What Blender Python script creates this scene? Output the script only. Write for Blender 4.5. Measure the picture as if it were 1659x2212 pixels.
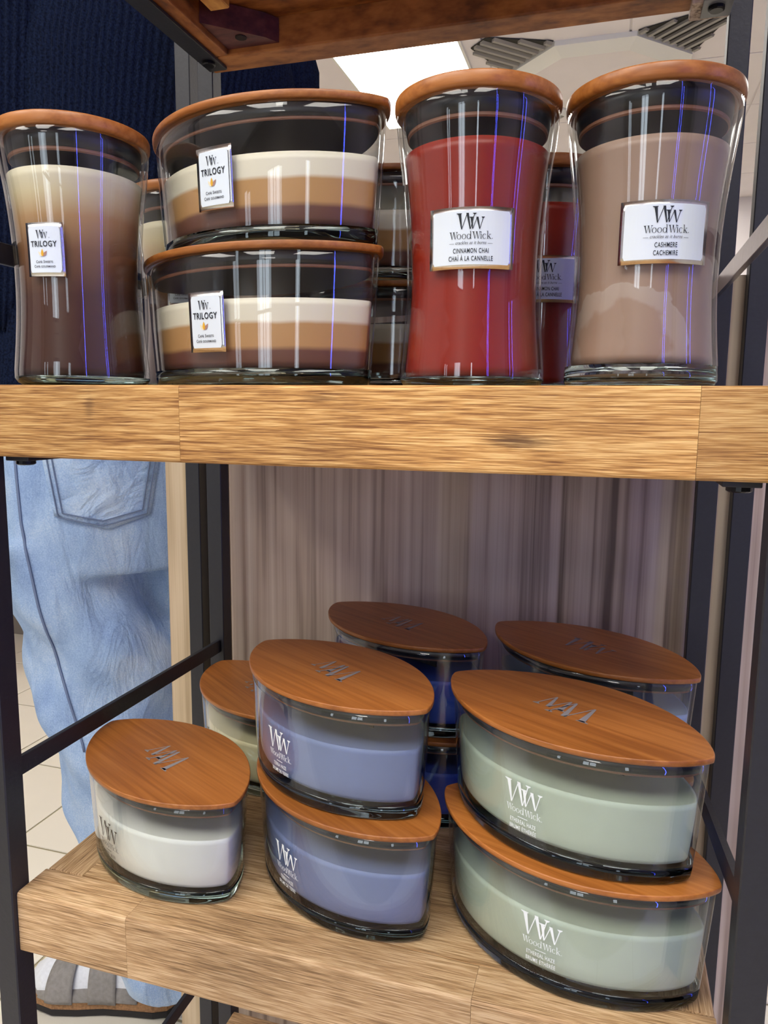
import bpy, bmesh, math, random
from mathutils import Vector, Matrix

random.seed(7)
scene = bpy.context.scene
for o in list(bpy.data.objects):
    bpy.data.objects.remove(o)

# ---------------------------------------------------------------- camera
HC = 1.01                                   # camera height above the floor
YAW, PITCH, ROLL = map(math.radians, (16.7008, 7.9474, 0.5912))
fw = Vector((-math.sin(YAW) * math.cos(PITCH), math.cos(YAW) * math.cos(PITCH), -math.sin(PITCH)))
rt = Vector((math.cos(YAW), math.sin(YAW), 0))
up = rt.cross(fw)
rt2 = math.cos(ROLL) * rt + math.sin(ROLL) * up
up2 = -math.sin(ROLL) * rt + math.cos(ROLL) * up
cd = bpy.data.cameras.new('camera')
cam = bpy.data.objects.new('camera', cd)
scene.collection.objects.link(cam)
cd.sensor_fit = 'HORIZONTAL'
cd.sensor_width = 36
cd.lens = 36 * 1611.8 / 1659
cd.clip_start = 0.02
cd.clip_end = 60
cam.matrix_world = Matrix(((rt2.x, up2.x, -fw.x, 0), (rt2.y, up2.y, -fw.y, 0), (rt2.z, up2.z, -fw.z, HC), (0, 0, 0, 1)))
scene.camera = cam

# ---------------------------------------------------------------- world, exposure
w = bpy.data.worlds.new('world')
scene.world = w
w.use_nodes = True
w.node_tree.nodes['Background'].inputs['Color'].default_value = (0.75, 0.83, 1.0, 1)
w.node_tree.nodes['Background'].inputs['Strength'].default_value = 0.6
vs = scene.view_settings
vs.view_transform = 'Standard'
vs.look = 'None'
vs.gamma = 1.0
vs.use_curve_mapping = False
vs.exposure = -0.12
CEIL_LIGHT = 13.0        # emission of the ceiling panels
LED_BLUE = 52.0          # emission of the blue LED tubes
WINDOW = 7.0             # daylight behind the shop window
try:
    scene.cycles.transparent_max_bounces = 32
    scene.cycles.max_bounces = 10
    scene.cycles.transmission_bounces = 10
    scene.cycles.glossy_bounces = 4
    scene.cycles.diffuse_bounces = 3
    scene.cycles.caustics_reflective = False
    scene.cycles.caustics_refractive = True
    scene.cycles.sample_clamp_indirect = 6
except Exception:
    pass

# ---------------------------------------------------------------- helpers
C = scene.collection


def mesh_obj(name, verts, faces, mat=None, parent=None, smooth=False):
    me = bpy.data.meshes.new(name)
    me.from_pydata([tuple(v) for v in verts], [], faces)
    me.update()
    o = bpy.data.objects.new(name, me)
    C.objects.link(o)
    if mat is not None:
        for mm in (mat if isinstance(mat, (list, tuple)) else [mat]):
            me.materials.append(mm)
    if smooth:
        me.polygons.foreach_set('use_smooth', [True] * len(me.polygons))
    if parent is not None:
        o.parent = parent
    return o


def bm_obj(name, bm, mat=None, parent=None, smooth=False):
    me = bpy.data.meshes.new(name)
    bm.to_mesh(me)
    bm.free()
    o = bpy.data.objects.new(name, me)
    C.objects.link(o)
    if mat is not None:
        me.materials.append(mat)
    if smooth:
        me.polygons.foreach_set('use_smooth', [True] * len(me.polygons))
    if parent is not None:
        o.parent = parent
    return o


def box_bm(lo, hi, bevel=0.0, seg=2):
    bm = bmesh.new()
    bmesh.ops.create_cube(bm, size=1)
    for v in bm.verts:
        v.co = Vector([lo[i] + (v.co[i] + 0.5) * (hi[i] - lo[i]) for i in range(3)])
    if bevel > 0:
        bmesh.ops.bevel(bm, geom=bm.edges[:], offset=bevel, segments=seg, affect='EDGES', profile=0.5)
    return bm


def box(name, lo, hi, mat, parent=None, bevel=0.0, seg=2):
    return bm_obj(name, box_bm(lo, hi, bevel, seg), mat, parent)


def empty(name, loc, label=None, cat=None, group=None):
    o = bpy.data.objects.new(name, None)
    C.objects.link(o)
    o.location = loc
    o.empty_display_size = 0.05
    tag(o, label, cat, group)
    return o


def tag(o, label=None, cat=None, group=None, kind=None):
    if label:
        o['label'] = label
    if cat:
        o['category'] = cat
    if group:
        o['group'] = group
    if kind:
        o['kind'] = kind
    return o


def loft(rings, closed_ring=True, cap0=False, cap1=False):
    """rings: list of equal-length lists of points -> verts, faces"""
    n = len(rings[0])
    verts = [p for r in rings for p in r]
    faces = []
    for i in range(len(rings) - 1):
        for j in range(n if closed_ring else n - 1):
            a = i * n + j
            b = i * n + (j + 1) % n
            faces.append((a, b, b + n, a + n))
    if cap0:
        faces.append(tuple(reversed(range(n))))
    if cap1:
        k = (len(rings) - 1) * n
        faces.append(tuple(range(k, k + n)))
    return verts, faces


def merge(parts):
    V, F = [], []
    for v, f in parts:
        o = len(V)
        V += list(v)
        F += [tuple(i + o for i in ff) for ff in f]
    return V, F


def tube(path, radii, n=12, caps=True, ecc=None):
    """closed tube along a path with parallel-ish frames; returns verts, faces"""
    path = [Vector(p) for p in path]
    rings = []
    ref = Vector((0, 0, 1))
    prev = None
    for i, p in enumerate(path):
        d = (path[min(i + 1, len(path) - 1)] - path[max(i - 1, 0)]).normalized()
        if prev is None:
            r0 = ref if abs(d.dot(ref)) < 0.9 else Vector((1, 0, 0))
            x = (r0 - d * r0.dot(d)).normalized()
        else:
            x = (prev - d * prev.dot(d)).normalized()
        prev = x
        y = d.cross(x)
        r = radii[i] if isinstance(radii, (list, tuple)) else radii
        rings.append([p + r * (math.cos(2 * math.pi * k / n) * x + math.sin(2 * math.pi * k / n) * y * (ecc or 1)) for k in range(n)])
    return loft(rings, True, caps, caps)


# ---------------------------------------------------------------- material helpers
def new_mat(name):
    m = bpy.data.materials.new(name)
    m.use_nodes = True
    nt = m.node_tree
    return m, nt, nt.nodes['Principled BSDF']


def N(nt, t, **kw):
    n = nt.nodes.new(t)
    for k, v in kw.items():
        if k == 'inp':
            for a, b in v.items():
                n.inputs[a].default_value = b
        else:
            setattr(n, k, v)
    return n


def ramp(nt, stops, interp='LINEAR'):
    r = nt.nodes.new('ShaderNodeValToRGB')
    cr = r.color_ramp
    cr.interpolation = interp
    while len(cr.elements) < len(stops):
        cr.elements.new(0.5)
    for e, (p, c) in zip(cr.elements, stops):
        e.position = p
        e.color = (*c, 1) if len(c) == 3 else c
    return r


def srgb(r, g, b):
    f = lambda c: (c / 255) / 12.92 if c / 255 <= 0.04045 else ((c / 255 + 0.055) / 1.055) ** 2.4
    return (f(r), f(g), f(b))


def plain(name, col, rough=0.5, metal=0.0, spec=0.5, noise=0.0, nscale=40, bump=0.0, coat=0.0):
    m, nt, b = new_mat(name)
    b.inputs['Base Color'].default_value = (*col, 1)
    b.inputs['Roughness'].default_value = rough
    b.inputs['Metallic'].default_value = metal
    b.inputs['Specular IOR Level'].default_value = spec
    b.inputs['Coat Weight'].default_value = coat
    b.inputs['Coat Roughness'].default_value = 0.15
    tc = N(nt, 'ShaderNodeTexCoord')
    nz = N(nt, 'ShaderNodeTexNoise', inp={'Scale': nscale, 'Detail': 4.0})
    nt.links.new(tc.outputs['Object'], nz.inputs['Vector'])
    if noise > 0:
        r = ramp(nt, [(0.3, tuple(c * (1 - noise) for c in col)), (0.7, tuple(min(1, c * (1 + noise)) for c in col))])
        nt.links.new(nz.outputs['Fac'], r.inputs['Fac'])
        nt.links.new(r.outputs['Color'], b.inputs['Base Color'])
    if bump > 0:
        bp = N(nt, 'ShaderNodeBump', inp={'Strength': bump, 'Distance': 0.001})
        nt.links.new(nz.outputs['Fac'], bp.inputs['Height'])
        nt.links.new(bp.outputs['Normal'], b.inputs['Normal'])
    return m


def wood(name, dark, mid, light, axis='x', fine=1250.0, rough=0.6, bump=0.5, tone=0.2, along=42.0, knots=None, coat=0.0, seed=0.0, rnd=0.12):
    """brushed wood: streaks run along `axis` of the object"""
    m, nt, b = new_mat(name)
    tc = N(nt, 'ShaderNodeTexCoord')
    oi = N(nt, 'ShaderNodeObjectInfo')
    # warp the coordinates a little so that the grain waves
    wz = N(nt, 'ShaderNodeTexNoise', inp={'Scale': 7.0, 'Detail': 2.0})
    nt.links.new(tc.outputs['Object'], wz.inputs['Vector'])
    wm = N(nt, 'ShaderNodeVectorMath', operation='MULTIPLY_ADD')
    wm.inputs[1].default_value = (0.0022, 0.0022, 0.0022)
    nt.links.new(wz.outputs['Color'], wm.inputs[0])
    nt.links.new(tc.outputs['Object'], wm.inputs[2])
    off = N(nt, 'ShaderNodeVectorMath', operation='MULTIPLY_ADD')
    off.inputs[1].default_value = (3.1, 4.7, 2.3)
    cv = N(nt, 'ShaderNodeCombineXYZ')
    for i in range(3):
        nt.links.new(oi.outputs['Random'], cv.inputs[i])
    nt.links.new(cv.outputs[0], off.inputs[0])
    nt.links.new(wm.outputs[0], off.inputs[2])

    def mp(lo, hi):
        s = [hi, hi, hi]
        s['xyz'.index(axis)] = lo
        q = N(nt, 'ShaderNodeMapping')
        q.inputs['Scale'].default_value = s
        q.inputs['Location'].default_value = (seed, seed * 1.7, seed * 0.6)
        nt.links.new(off.outputs[0], q.inputs['Vector'])
        return q
    f1 = N(nt, 'ShaderNodeTexNoise', inp={'Scale': 1.0, 'Detail': 3.0, 'Roughness': 0.55})
    nt.links.new(mp(along, fine).outputs[0], f1.inputs['Vector'])
    f2 = N(nt, 'ShaderNodeTexNoise', inp={'Scale': 1.0, 'Detail': 3.0})
    nt.links.new(mp(along * 0.12, fine * 0.09).outputs[0], f2.inputs['Vector'])
    f3 = N(nt, 'ShaderNodeTexNoise', inp={'Scale': 9.0, 'Detail': 2.0})
    nt.links.new(off.outputs[0], f3.inputs['Vector'])
    mx = N(nt, 'ShaderNodeMix', data_type='FLOAT')
    mx.inputs['Factor'].default_value = 0.30
    nt.links.new(f1.outputs['Fac'], mx.inputs['A'])
    nt.links.new(f2.outputs['Fac'], mx.inputs['B'])
    rp = ramp(nt, [(0.36, dark), (0.49, mid), (0.62, light)])
    nt.links.new(mx.outputs['Result'], rp.inputs['Fac'])
    # slow tone change and a tone of its own for each board
    tr = ramp(nt, [(0.3, (1 - tone,) * 3), (0.7, (1 + tone * 0.4,) * 3)])
    nt.links.new(f3.outputs['Fac'], tr.inputs['Fac'])
    mul = N(nt, 'ShaderNodeMix', data_type='RGBA', blend_type='MULTIPLY')
    mul.inputs['Factor'].default_value = 1
    nt.links.new(rp.outputs['Color'], mul.inputs['A'])
    nt.links.new(tr.outputs['Color'], mul.inputs['B'])
    rr = ramp(nt, [(0.0, (1 - rnd,) * 3), (1.0, (1 + rnd,) * 3)])
    nt.links.new(oi.outputs['Random'], rr.inputs['Fac'])
    mul2 = N(nt, 'ShaderNodeMix', data_type='RGBA', blend_type='MULTIPLY')
    mul2.inputs['Factor'].default_value = 1
    nt.links.new(mul.outputs['Result'], mul2.inputs['A'])
    nt.links.new(rr.outputs['Color'], mul2.inputs['B'])
    out = mul2.outputs['Result']
    for (kx, ky, kz, sx, sz, st) in (knots or []):
        km = N(nt, 'ShaderNodeVectorMath', operation='SUBTRACT')
        km.inputs[1].default_value = (kx, ky, kz)
        nt.links.new(wm.outputs[0], km.inputs[0])
        ks = N(nt, 'ShaderNodeVectorMath', operation='MULTIPLY')
        ks.inputs[1].default_value = (1 / sx, 0, 1 / sz)
        nt.links.new(km.outputs[0], ks.inputs[0])
        kl = N(nt, 'ShaderNodeVectorMath', operation='LENGTH')
        nt.links.new(ks.outputs[0], kl.inputs[0])
        ka = N(nt, 'ShaderNodeMath', operation='MULTIPLY_ADD')
        ka.inputs[1].default_value = 1.1
        nt.links.new(f1.outputs['Fac'], ka.inputs[0])
        nt.links.new(kl.outputs['Value'], ka.inputs[2])
        kr = ramp(nt, [(0.62, (st,) * 3), (1.0, (0, 0, 0))])
        nt.links.new(ka.outputs[0], kr.inputs['Fac'])
        kmx = N(nt, 'ShaderNodeMix', data_type='RGBA')
        nt.links.new(kr.outputs['Color'], kmx.inputs['Factor'])
        nt.links.new(out, kmx.inputs['A'])
        kmx.inputs['B'].default_value = (dark[0] * 0.32, dark[1] * 0.32, dark[2] * 0.4, 1)
        out = kmx.outputs['Result']
    nt.links.new(out, b.inputs['Base Color'])
    b.inputs['Roughness'].default_value = rough
    b.inputs['Coat Weight'].default_value = coat
    b.inputs['Coat Roughness'].default_value = 0.25
    bp = N(nt, 'ShaderNodeBump', inp={'Strength': bump, 'Distance': 0.0012})
    nt.links.new(mx.outputs['Result'], bp.inputs['Height'])
    nt.links.new(bp.outputs['Normal'], b.inputs['Normal'])
    return m


def emit(name, col, strength):
    m = bpy.data.materials.new(name)
    m.use_nodes = True
    nt = m.node_tree
    nt.nodes.clear()
    e = N(nt, 'ShaderNodeEmission', inp={'Color': (*col, 1), 'Strength': strength})
    o = N(nt, 'ShaderNodeOutputMaterial')
    nt.links.new(e.outputs[0], o.inputs[0])
    return m


def thin_glass(name, tint, f0=0.035, power=4.5, gain=0.95):
    """clear glass wall: straight-through transparency plus Schlick reflection"""
    m = bpy.data.materials.new(name)
    m.use_nodes = True
    nt = m.node_tree
    nt.nodes.clear()
    lw = N(nt, 'ShaderNodeLayerWeight', inp={'Blend': 0.5})
    pw = N(nt, 'ShaderNodeMath', operation='POWER')
    pw.inputs[1].default_value = power
    nt.links.new(lw.outputs['Facing'], pw.inputs[0])
    ma = N(nt, 'ShaderNodeMath', operation='MULTIPLY_ADD', use_clamp=True)
    ma.inputs[1].default_value = gain - f0
    ma.inputs[2].default_value = f0
    nt.links.new(pw.outputs[0], ma.inputs[0])
    t = N(nt, 'ShaderNodeBsdfTransparent', inp={'Color': (*tint, 1)})
    g = N(nt, 'ShaderNodeBsdfGlossy', inp={'Color': (1, 1, 1, 1), 'Roughness': 0.004})
    mx = N(nt, 'ShaderNodeMixShader')
    nt.links.new(ma.outputs[0], mx.inputs[0])
    nt.links.new(t.outputs[0], mx.inputs[1])
    nt.links.new(g.outputs[0], mx.inputs[2])
    o = N(nt, 'ShaderNodeOutputMaterial')
    nt.links.new(mx.outputs[0], o.inputs[0])
    return m


def solid_glass(name, tint):
    m = bpy.data.materials.new(name)
    m.use_nodes = True
    nt = m.node_tree
    nt.nodes.clear()
    g = N(nt, 'ShaderNodeBsdfGlass', inp={'Color': (*tint, 1), 'Roughness': 0.0, 'IOR': 1.5})
    o = N(nt, 'ShaderNodeOutputMaterial')
    nt.links.new(g.outputs[0], o.inputs[0])
    return m


def wax_mat(name, stops, rough=0.38, sss=0.15):
    """wax with colour layers by height (object z)"""
    m, nt, b = new_mat(name)
    tc = N(nt, 'ShaderNodeTexCoord')
    sp = N(nt, 'ShaderNodeSeparateXYZ')
    nt.links.new(tc.outputs['Object'], sp.inputs[0])
    nz = N(nt, 'ShaderNodeTexNoise', inp={'Scale': 35.0, 'Detail': 2.0})
    nt.links.new(tc.outputs['Object'], nz.inputs['Vector'])
    if len(stops) == 1:
        c = stops[0][1]
        r = ramp(nt, [(0.3, tuple(x * 0.96 for x in c)), (0.7, tuple(min(1, x * 1.04) for x in c))])
        nt.links.new(nz.outputs['Fac'], r.inputs['Fac'])
    else:
        zs = [s[0] for s in stops]
        z0, z1 = zs[0], zs[-1]
        mr = N(nt, 'ShaderNodeMapRange')
        mr.inputs['From Min'].default_value = z0
        mr.inputs['From Max'].default_value = z1
        nt.links.new(sp.outputs['Z'], mr.inputs['Value'])
        ad = N(nt, 'ShaderNodeMath', operation='MULTIPLY_ADD')
        ad.inputs[1].default_value = 0.03
        nt.links.new(nz.outputs['Fac'], ad.inputs[0])
        nt.links.new(mr.outputs[0], ad.inputs[2])
        r = ramp(nt, [((z - z0) / (z1 - z0), c) for z, c in stops])
        nt.links.new(ad.outputs[0], r.inputs['Fac'])
    nt.links.new(r.outputs['Color'], b.inputs['Base Color'])
    b.inputs['Roughness'].default_value = rough
    b.inputs['Specular IOR Level'].default_value = 0.35
    return m, nt, b, r, tc, sp


# ---------------------------------------------------------------- materials
M = {}
H_D, H_M, H_L = srgb(132, 84, 36), srgb(196, 144, 78), srgb(236, 192, 124)
KO = 0.1526      # the boards' own origin lies this far left
UP_KNOTS = [(-0.0415 + KO, 0.383, HC - 0.0150, 0.050, 0.0100, 0.8), (-0.300 + KO, 0.383, HC + 0.0005, 0.010, 0.022, 0.5), (-0.150 + KO, 0.383, HC + 0.006, 0.034, 0.007, 0.45)]
M['shelf_x'] = wood('honey wood along the shelf', H_D, H_M, H_L, 'x', knots=UP_KNOTS)
M['shelf_y'] = wood('honey wood across the shelf', H_D, H_M, H_L, 'y')
P_D, P_M, P_L = srgb(132, 100, 64), srgb(190, 152, 106), srgb(226, 194, 150)
M['pale_x'] = wood('pale wood along the shelf', P_D, P_M, P_L, 'x')
M['pale_y'] = wood('pale wood across the shelf', P_D, P_M, P_L, 'y')
M['under_x'] = wood('orange underside wood along', srgb(110, 62, 22), srgb(160, 96, 40), srgb(188, 122, 58), 'x', fine=90, bump=0.1)
M['under_y'] = wood('orange underside wood across', srgb(110, 62, 22), srgb(160, 96, 40), srgb(188, 122, 58), 'y', fine=90, bump=0.1)
M['block_dark'] = wood('plum brown block wood', srgb(70, 34, 34), srgb(92, 46, 42), srgb(112, 60, 52), 'x', fine=120, bump=0.1)
M['block_light'] = wood('amber block wood', srgb(170, 110, 40), srgb(200, 138, 58), srgb(222, 162, 80), 'y', fine=120, bump=0.1)
M['raw'] = wood('raw end grain wood', srgb(120, 92, 70), srgb(205, 178, 152), srgb(226, 204, 180), 'z', fine=260, bump=0.5)
M['lid'] = wood('cherry lid wood', srgb(152, 88, 34), srgb(172, 104, 44), srgb(186, 118, 56), 'x', fine=260, along=9, rough=0.42, bump=0.06, tone=0.16, coat=0.15, rnd=0.10)
M['lid_edge'] = plain('cherry lid edge', srgb(150, 76, 34), 0.4, noise=0.1, nscale=60)
M['plug'] = plain('brown plug wood', srgb(128, 84, 62), 0.55, noise=0.15, nscale=90)
M['seal_and_shade'] = plain('dark silicone seal', srgb(26, 26, 30), 0.35)  # silicone rings; also darkens the plug undersides to paint their shade
M['metal'] = plain('black powder coated metal', srgb(34, 35, 42), 0.48, 0.0, 0.5, noise=0.08, nscale=300, bump=0.15)
M['metal_grey'] = plain('grey bracket metal', srgb(120, 122, 120), 0.45, 0.3)
M['bolt'] = plain('black bolt steel', srgb(38, 38, 40), 0.3, 0.8)
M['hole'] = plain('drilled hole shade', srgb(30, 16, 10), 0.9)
M['steel'] = plain('brushed steel and lit rail', (0.55, 0.55, 0.56), 0.25, 1.0, noise=0.08, nscale=200)  # buckles, and one rail whose lit look is painted in
M['foil'] = plain('silver foil', (0.72, 0.73, 0.75), 0.22, 1.0, noise=0.06, nscale=700)
M['label_white'] = plain('white label paper', srgb(222, 232, 240), 0.5)
M['ink'] = plain('black ink', srgb(22, 28, 36), 0.6)
M['ink_white'] = plain('white print', srgb(240, 246, 248), 0.6)
M['ink_brown'] = plain('dark brown print', srgb(70, 60, 46), 0.6)
M['lid_ink'] = plain('grey stamped foil', srgb(150, 148, 152), 0.42, 0.15)
M['leaf_gold'] = plain('gold leaf print', srgb(222, 168, 40), 0.6)
M['leaf_cream'] = plain('cream leaf print', srgb(232, 222, 190), 0.6)
M['leaf_mauve'] = plain('mauve leaf print', srgb(170, 130, 116), 0.6)
M['clear'] = thin_glass('clear jar glass', (0.97, 0.985, 0.985))
M['smoke'] = thin_glass('blue grey jar glass', (0.92, 0.955, 0.965), f0=0.05)
M['base_clear'] = solid_glass('clear base glass', (0.86, 0.93, 0.92))
M['base_smoke'] = solid_glass('blue grey base glass', (0.78, 0.86, 0.89))
M['wick'] = wood('wood wick', srgb(40, 32, 30), srgb(58, 46, 42), srgb(76, 62, 54), 'z', fine=400, bump=0.1)
M['panel'] = wood('grey laminate', srgb(108, 88, 76), srgb(188, 166, 148), srgb(210, 192, 174), 'z', fine=110, along=1.2, rough=0.5, bump=0.03, tone=0.2, rnd=0.0)
M['laminate_edge'] = wood('pale laminate edge', srgb(176, 152, 120), srgb(206, 184, 152), srgb(222, 204, 176), 'z', fine=120, along=2, rough=0.5, bump=0.03, tone=0.1, rnd=0.0)
M['cabinet'] = wood('warm cabinet wood', srgb(150, 112, 76), srgb(190, 150, 108), srgb(210, 174, 134), 'x', fine=60, along=2, rough=0.55, bump=0.05)
M['kick'] = plain('grey kick board', srgb(120, 112, 102), 0.6)
M['wall'] = plain('off white wall paint', srgb(234, 228, 228), 0.75, noise=0.02, nscale=3)
M['wall_dark'] = plain('taupe wall paint', srgb(150, 140, 134), 0.75, noise=0.02, nscale=3)
M['ceil'] = plain('ceiling board', srgb(240, 234, 236), 0.8, noise=0.02, nscale=6)
M['white_plastic'] = plain('white plastic', srgb(238, 238, 232), 0.4)
M['slat'] = plain('grey slat', srgb(150, 146, 138), 0.5)
M['duct'] = plain('dark duct', srgb(48, 46, 40), 0.8)
M['grout'] = plain('beige grout', srgb(190, 180, 150), 0.8)
M['tile'] = plain('cream floor tile', srgb(234, 228, 212), 0.28, noise=0.03, nscale=5)
M['lamp'] = emit('ceiling lamp diffuser', (1.0, 0.955, 0.885), CEIL_LIGHT)
M['led'] = emit('blue led tube', (0.06, 0.10, 1.0), LED_BLUE)
M['daylight'] = emit('daylight in the shop window', (0.80, 0.90, 1.0), WINDOW)
M['skin'] = plain('skin', srgb(212, 156, 140), 0.5, noise=0.06, nscale=60)
M['hair'] = plain('brown hair', srgb(70, 48, 34), 0.5, noise=0.2, nscale=200)
M['sock'] = plain('white sock', srgb(226, 230, 236), 0.9, noise=0.05, nscale=200, bump=0.3)
M['suede'] = plain('grey suede', srgb(140, 136, 132), 0.95, noise=0.12, nscale=160, bump=0.3)
M['cork'] = plain('cork footbed', srgb(150, 112, 76), 0.9, noise=0.3, nscale=260, bump=0.3)
M['sole'] = plain('black rubber sole', srgb(34, 32, 32), 0.8)
M['stitch'] = plain('grey blue seam thread', srgb(104, 120, 152), 0.9)


def knit_mat():
    m, nt, b = new_mat('navy knit')
    tc = N(nt, 'ShaderNodeTexCoord')
    nz = N(nt, 'ShaderNodeTexNoise', inp={'Scale': 380.0, 'Detail': 3.0})
    nt.links.new(tc.outputs['Object'], nz.inputs['Vector'])
    r = ramp(nt, [(0.3, srgb(8, 12, 26)), (0.7, srgb(24, 34, 60))])
    nt.links.new(nz.outputs['Fac'], r.inputs['Fac'])
    nt.links.new(r.outputs['Color'], b.inputs['Base Color'])
    b.inputs['Roughness'].default_value = 0.95
    b.inputs['Specular IOR Level'].default_value = 0.1
    bp = N(nt, 'ShaderNodeBump', inp={'Strength': 0.6, 'Distance': 0.002})
    nt.links.new(nz.outputs['Fac'], bp.inputs['Height'])
    nt.links.new(bp.outputs['Normal'], b.inputs['Normal'])
    return m


def denim_mat():
    m, nt, b = new_mat('washed denim')
    tc = N(nt, 'ShaderNodeTexCoord')
    big = N(nt, 'ShaderNodeTexNoise', inp={'Scale': 9.0, 'Detail': 4.0})
    fine = N(nt, 'ShaderNodeTexNoise', inp={'Scale': 500.0, 'Detail': 2.0})
    nt.links.new(tc.outputs['Object'], big.inputs['Vector'])
    nt.links.new(tc.outputs['Object'], fine.inputs['Vector'])
    mx = N(nt, 'ShaderNodeMix', data_type='FLOAT')
    mx.inputs['Factor'].default_value = 0.3
    nt.links.new(big.outputs['Fac'], mx.inputs['A'])
    nt.links.new(fine.outputs['Fac'], mx.inputs['B'])
    r = ramp(nt, [(0.34, srgb(120, 146, 190)), (0.5, srgb(152, 178, 214)), (0.66, srgb(190, 208, 228))])
    nt.links.new(mx.outputs['Result'], r.inputs['Fac'])
    nt.links.new(r.outputs['Color'], b.inputs['Base Color'])
    b.inputs['Roughness'].default_value = 0.9
    b.inputs['Specular IOR Level'].default_value = 0.15
    wr = N(nt, 'ShaderNodeTexNoise', inp={'Scale': 14.0, 'Detail': 3.0, 'Distortion': 1.2})
    mp = N(nt, 'ShaderNodeMapping')
    mp.inputs['Scale'].default_value = (1.6, 1.6, 0.5)
    mp.inputs['Rotation'].default_value = (0, 0.6, 0)
    nt.links.new(tc.outputs['Object'], mp.inputs['Vector'])
    nt.links.new(mp.outputs[0], wr.inputs['Vector'])
    bp = N(nt, 'ShaderNodeBump', inp={'Strength': 0.5, 'Distance': 0.02})
    nt.links.new(wr.outputs['Fac'], bp.inputs['Height'])
    bp2 = N(nt, 'ShaderNodeBump', inp={'Strength': 0.35, 'Distance': 0.001})
    nt.links.new(fine.outputs['Fac'], bp2.inputs['Height'])
    nt.links.new(bp.outputs['Normal'], bp2.inputs['Normal'])
    nt.links.new(bp2.outputs['Normal'], b.inputs['Normal'])
    return m


M['knit'] = knit_mat()
M['denim'] = denim_mat()

# waxes: (height in candle units, colour)
M['wax_red'] = wax_mat('cinnamon red wax', [(0, srgb(148, 38, 22))])[0]
M['wax_green'] = wax_mat('sage green wax', [(0, srgb(208, 213, 190))])[0]
M['wax_blue'] = wax_mat('periwinkle wax', [(0, srgb(132, 142, 184))])[0]
M['wax_navy'] = wax_mat('deep blue wax', [(0, srgb(74, 98, 186))])[0]
M['wax_lilac'] = wax_mat('pale lilac wax', [(0, srgb(176, 188, 214))])[0]
M['wax_white'] = wax_mat('ivory white wax', [(0, srgb(236, 236, 226))])[0]
M['wax_cream'] = wax_mat('cream wax', [(0, srgb(232, 220, 176))])[0]
CREAM, TAN, BROWN = srgb(242, 230, 206), srgb(196, 148, 96), srgb(116, 76, 62)
M['wax_tri_hour'] = wax_mat('three tone coffee wax', [(0.0, srgb(66, 36, 26)), (0.058, srgb(80, 46, 32)), (0.084, srgb(134, 92, 60)), (0.104, srgb(190, 146, 98)), (0.118, srgb(226, 206, 164)), (0.128, srgb(236, 222, 190)), (0.14, srgb(238, 226, 200))])[0]
M['wax_tri_oval'] = wax_mat('three layer coffee wax', [(0.0, BROWN), (0.0225, BROWN), (0.0255, TAN), (0.0380, TAN), (0.0405, CREAM), (0.07, CREAM)])[0]


def cashmere_wax():
    m, nt, b, r, tc, sp = wax_mat('cashmere brown wax', [(0, srgb(168, 138, 120))])
    # frosting: a pale arch where the wax has come away from the glass
    nz = N(nt, 'ShaderNodeTexNoise', inp={'Scale': 60.0, 'Detail': 5.0})
    nt.links.new(tc.outputs['Object'], nz.inputs['Vector'])
    cx, cz = -0.011, 0.026
    vx = N(nt, 'ShaderNodeMath', operation='SUBTRACT'); vx.inputs[1].default_value = cx
    nt.links.new(sp.outputs['X'], vx.inputs[0])
    vz = N(nt, 'ShaderNodeMath', operation='SUBTRACT'); vz.inputs[1].default_value = cz
    nt.links.new(sp.outputs['Z'], vz.inputs[0])
    x2 = N(nt, 'ShaderNodeMath', operation='DIVIDE'); x2.inputs[1].default_value = 0.035
    nt.links.new(vx.outputs[0], x2.inputs[0])
    z2 = N(nt, 'ShaderNodeMath', operation='DIVIDE'); z2.inputs[1].default_value = 0.031
    nt.links.new(vz.outputs[0], z2.inputs[0])
    cv = N(nt, 'ShaderNodeCombineXYZ')
    nt.links.new(x2.outputs[0], cv.inputs[0])
    nt.links.new(z2.outputs[0], cv.inputs[2])
    ln = N(nt, 'ShaderNodeVectorMath', operation='LENGTH')
    nt.links.new(cv.outputs[0], ln.inputs[0])
    ad = N(nt, 'ShaderNodeMath', operation='MULTIPLY_ADD'); ad.inputs[1].default_value = 0.55
    nt.links.new(nz.outputs['Fac'], ad.inputs[0])
    nt.links.new(ln.outputs['Value'], ad.inputs[2])
    band = ramp(nt, [(0.0, (0, 0, 0)), (0.72, (0, 0, 0)), (0.78, (0.75,) * 3), (0.95, (0.9,) * 3), (0.985, (1, 1, 1)), (1.0, (0, 0, 0))])
    dv = N(nt, 'ShaderNodeMath', operation='DIVIDE'); dv.inputs[1].default_value = 1.3
    nt.links.new(ad.outputs[0], dv.inputs[0])
    nt.links.new(dv.outputs[0], band.inputs['Fac'])
    fm = N(nt, 'ShaderNodeMath', operation='MULTIPLY'); fm.inputs[1].default_value = 0.42
    nt.links.new(band.outputs['Color'], fm.inputs[0])
    mx = N(nt, 'ShaderNodeMix', data_type='RGBA')
    nt.links.new(fm.outputs[0], mx.inputs['Factor'])
    nt.links.new(r.outputs['Color'], mx.inputs['A'])
    mx.inputs['B'].default_value = (*srgb(206, 192, 182), 1)
    nt.links.new(mx.outputs['Result'], b.inputs['Base Color'])
    return m


M['wax_cashmere'] = cashmere_wax()

# ================================================================ THE ROOM
X0, X1, Y0R, Y1R, ZC = -4.2, 3.6, -4.6, 6.2, HC + 1.55
fl = box('floor', (X0, Y0R, -0.06), (X1, Y1R, -0.004), M['grout'])
tag(fl, 'cream square tiled shop floor with beige grout', 'floor', kind='structure')
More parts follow.
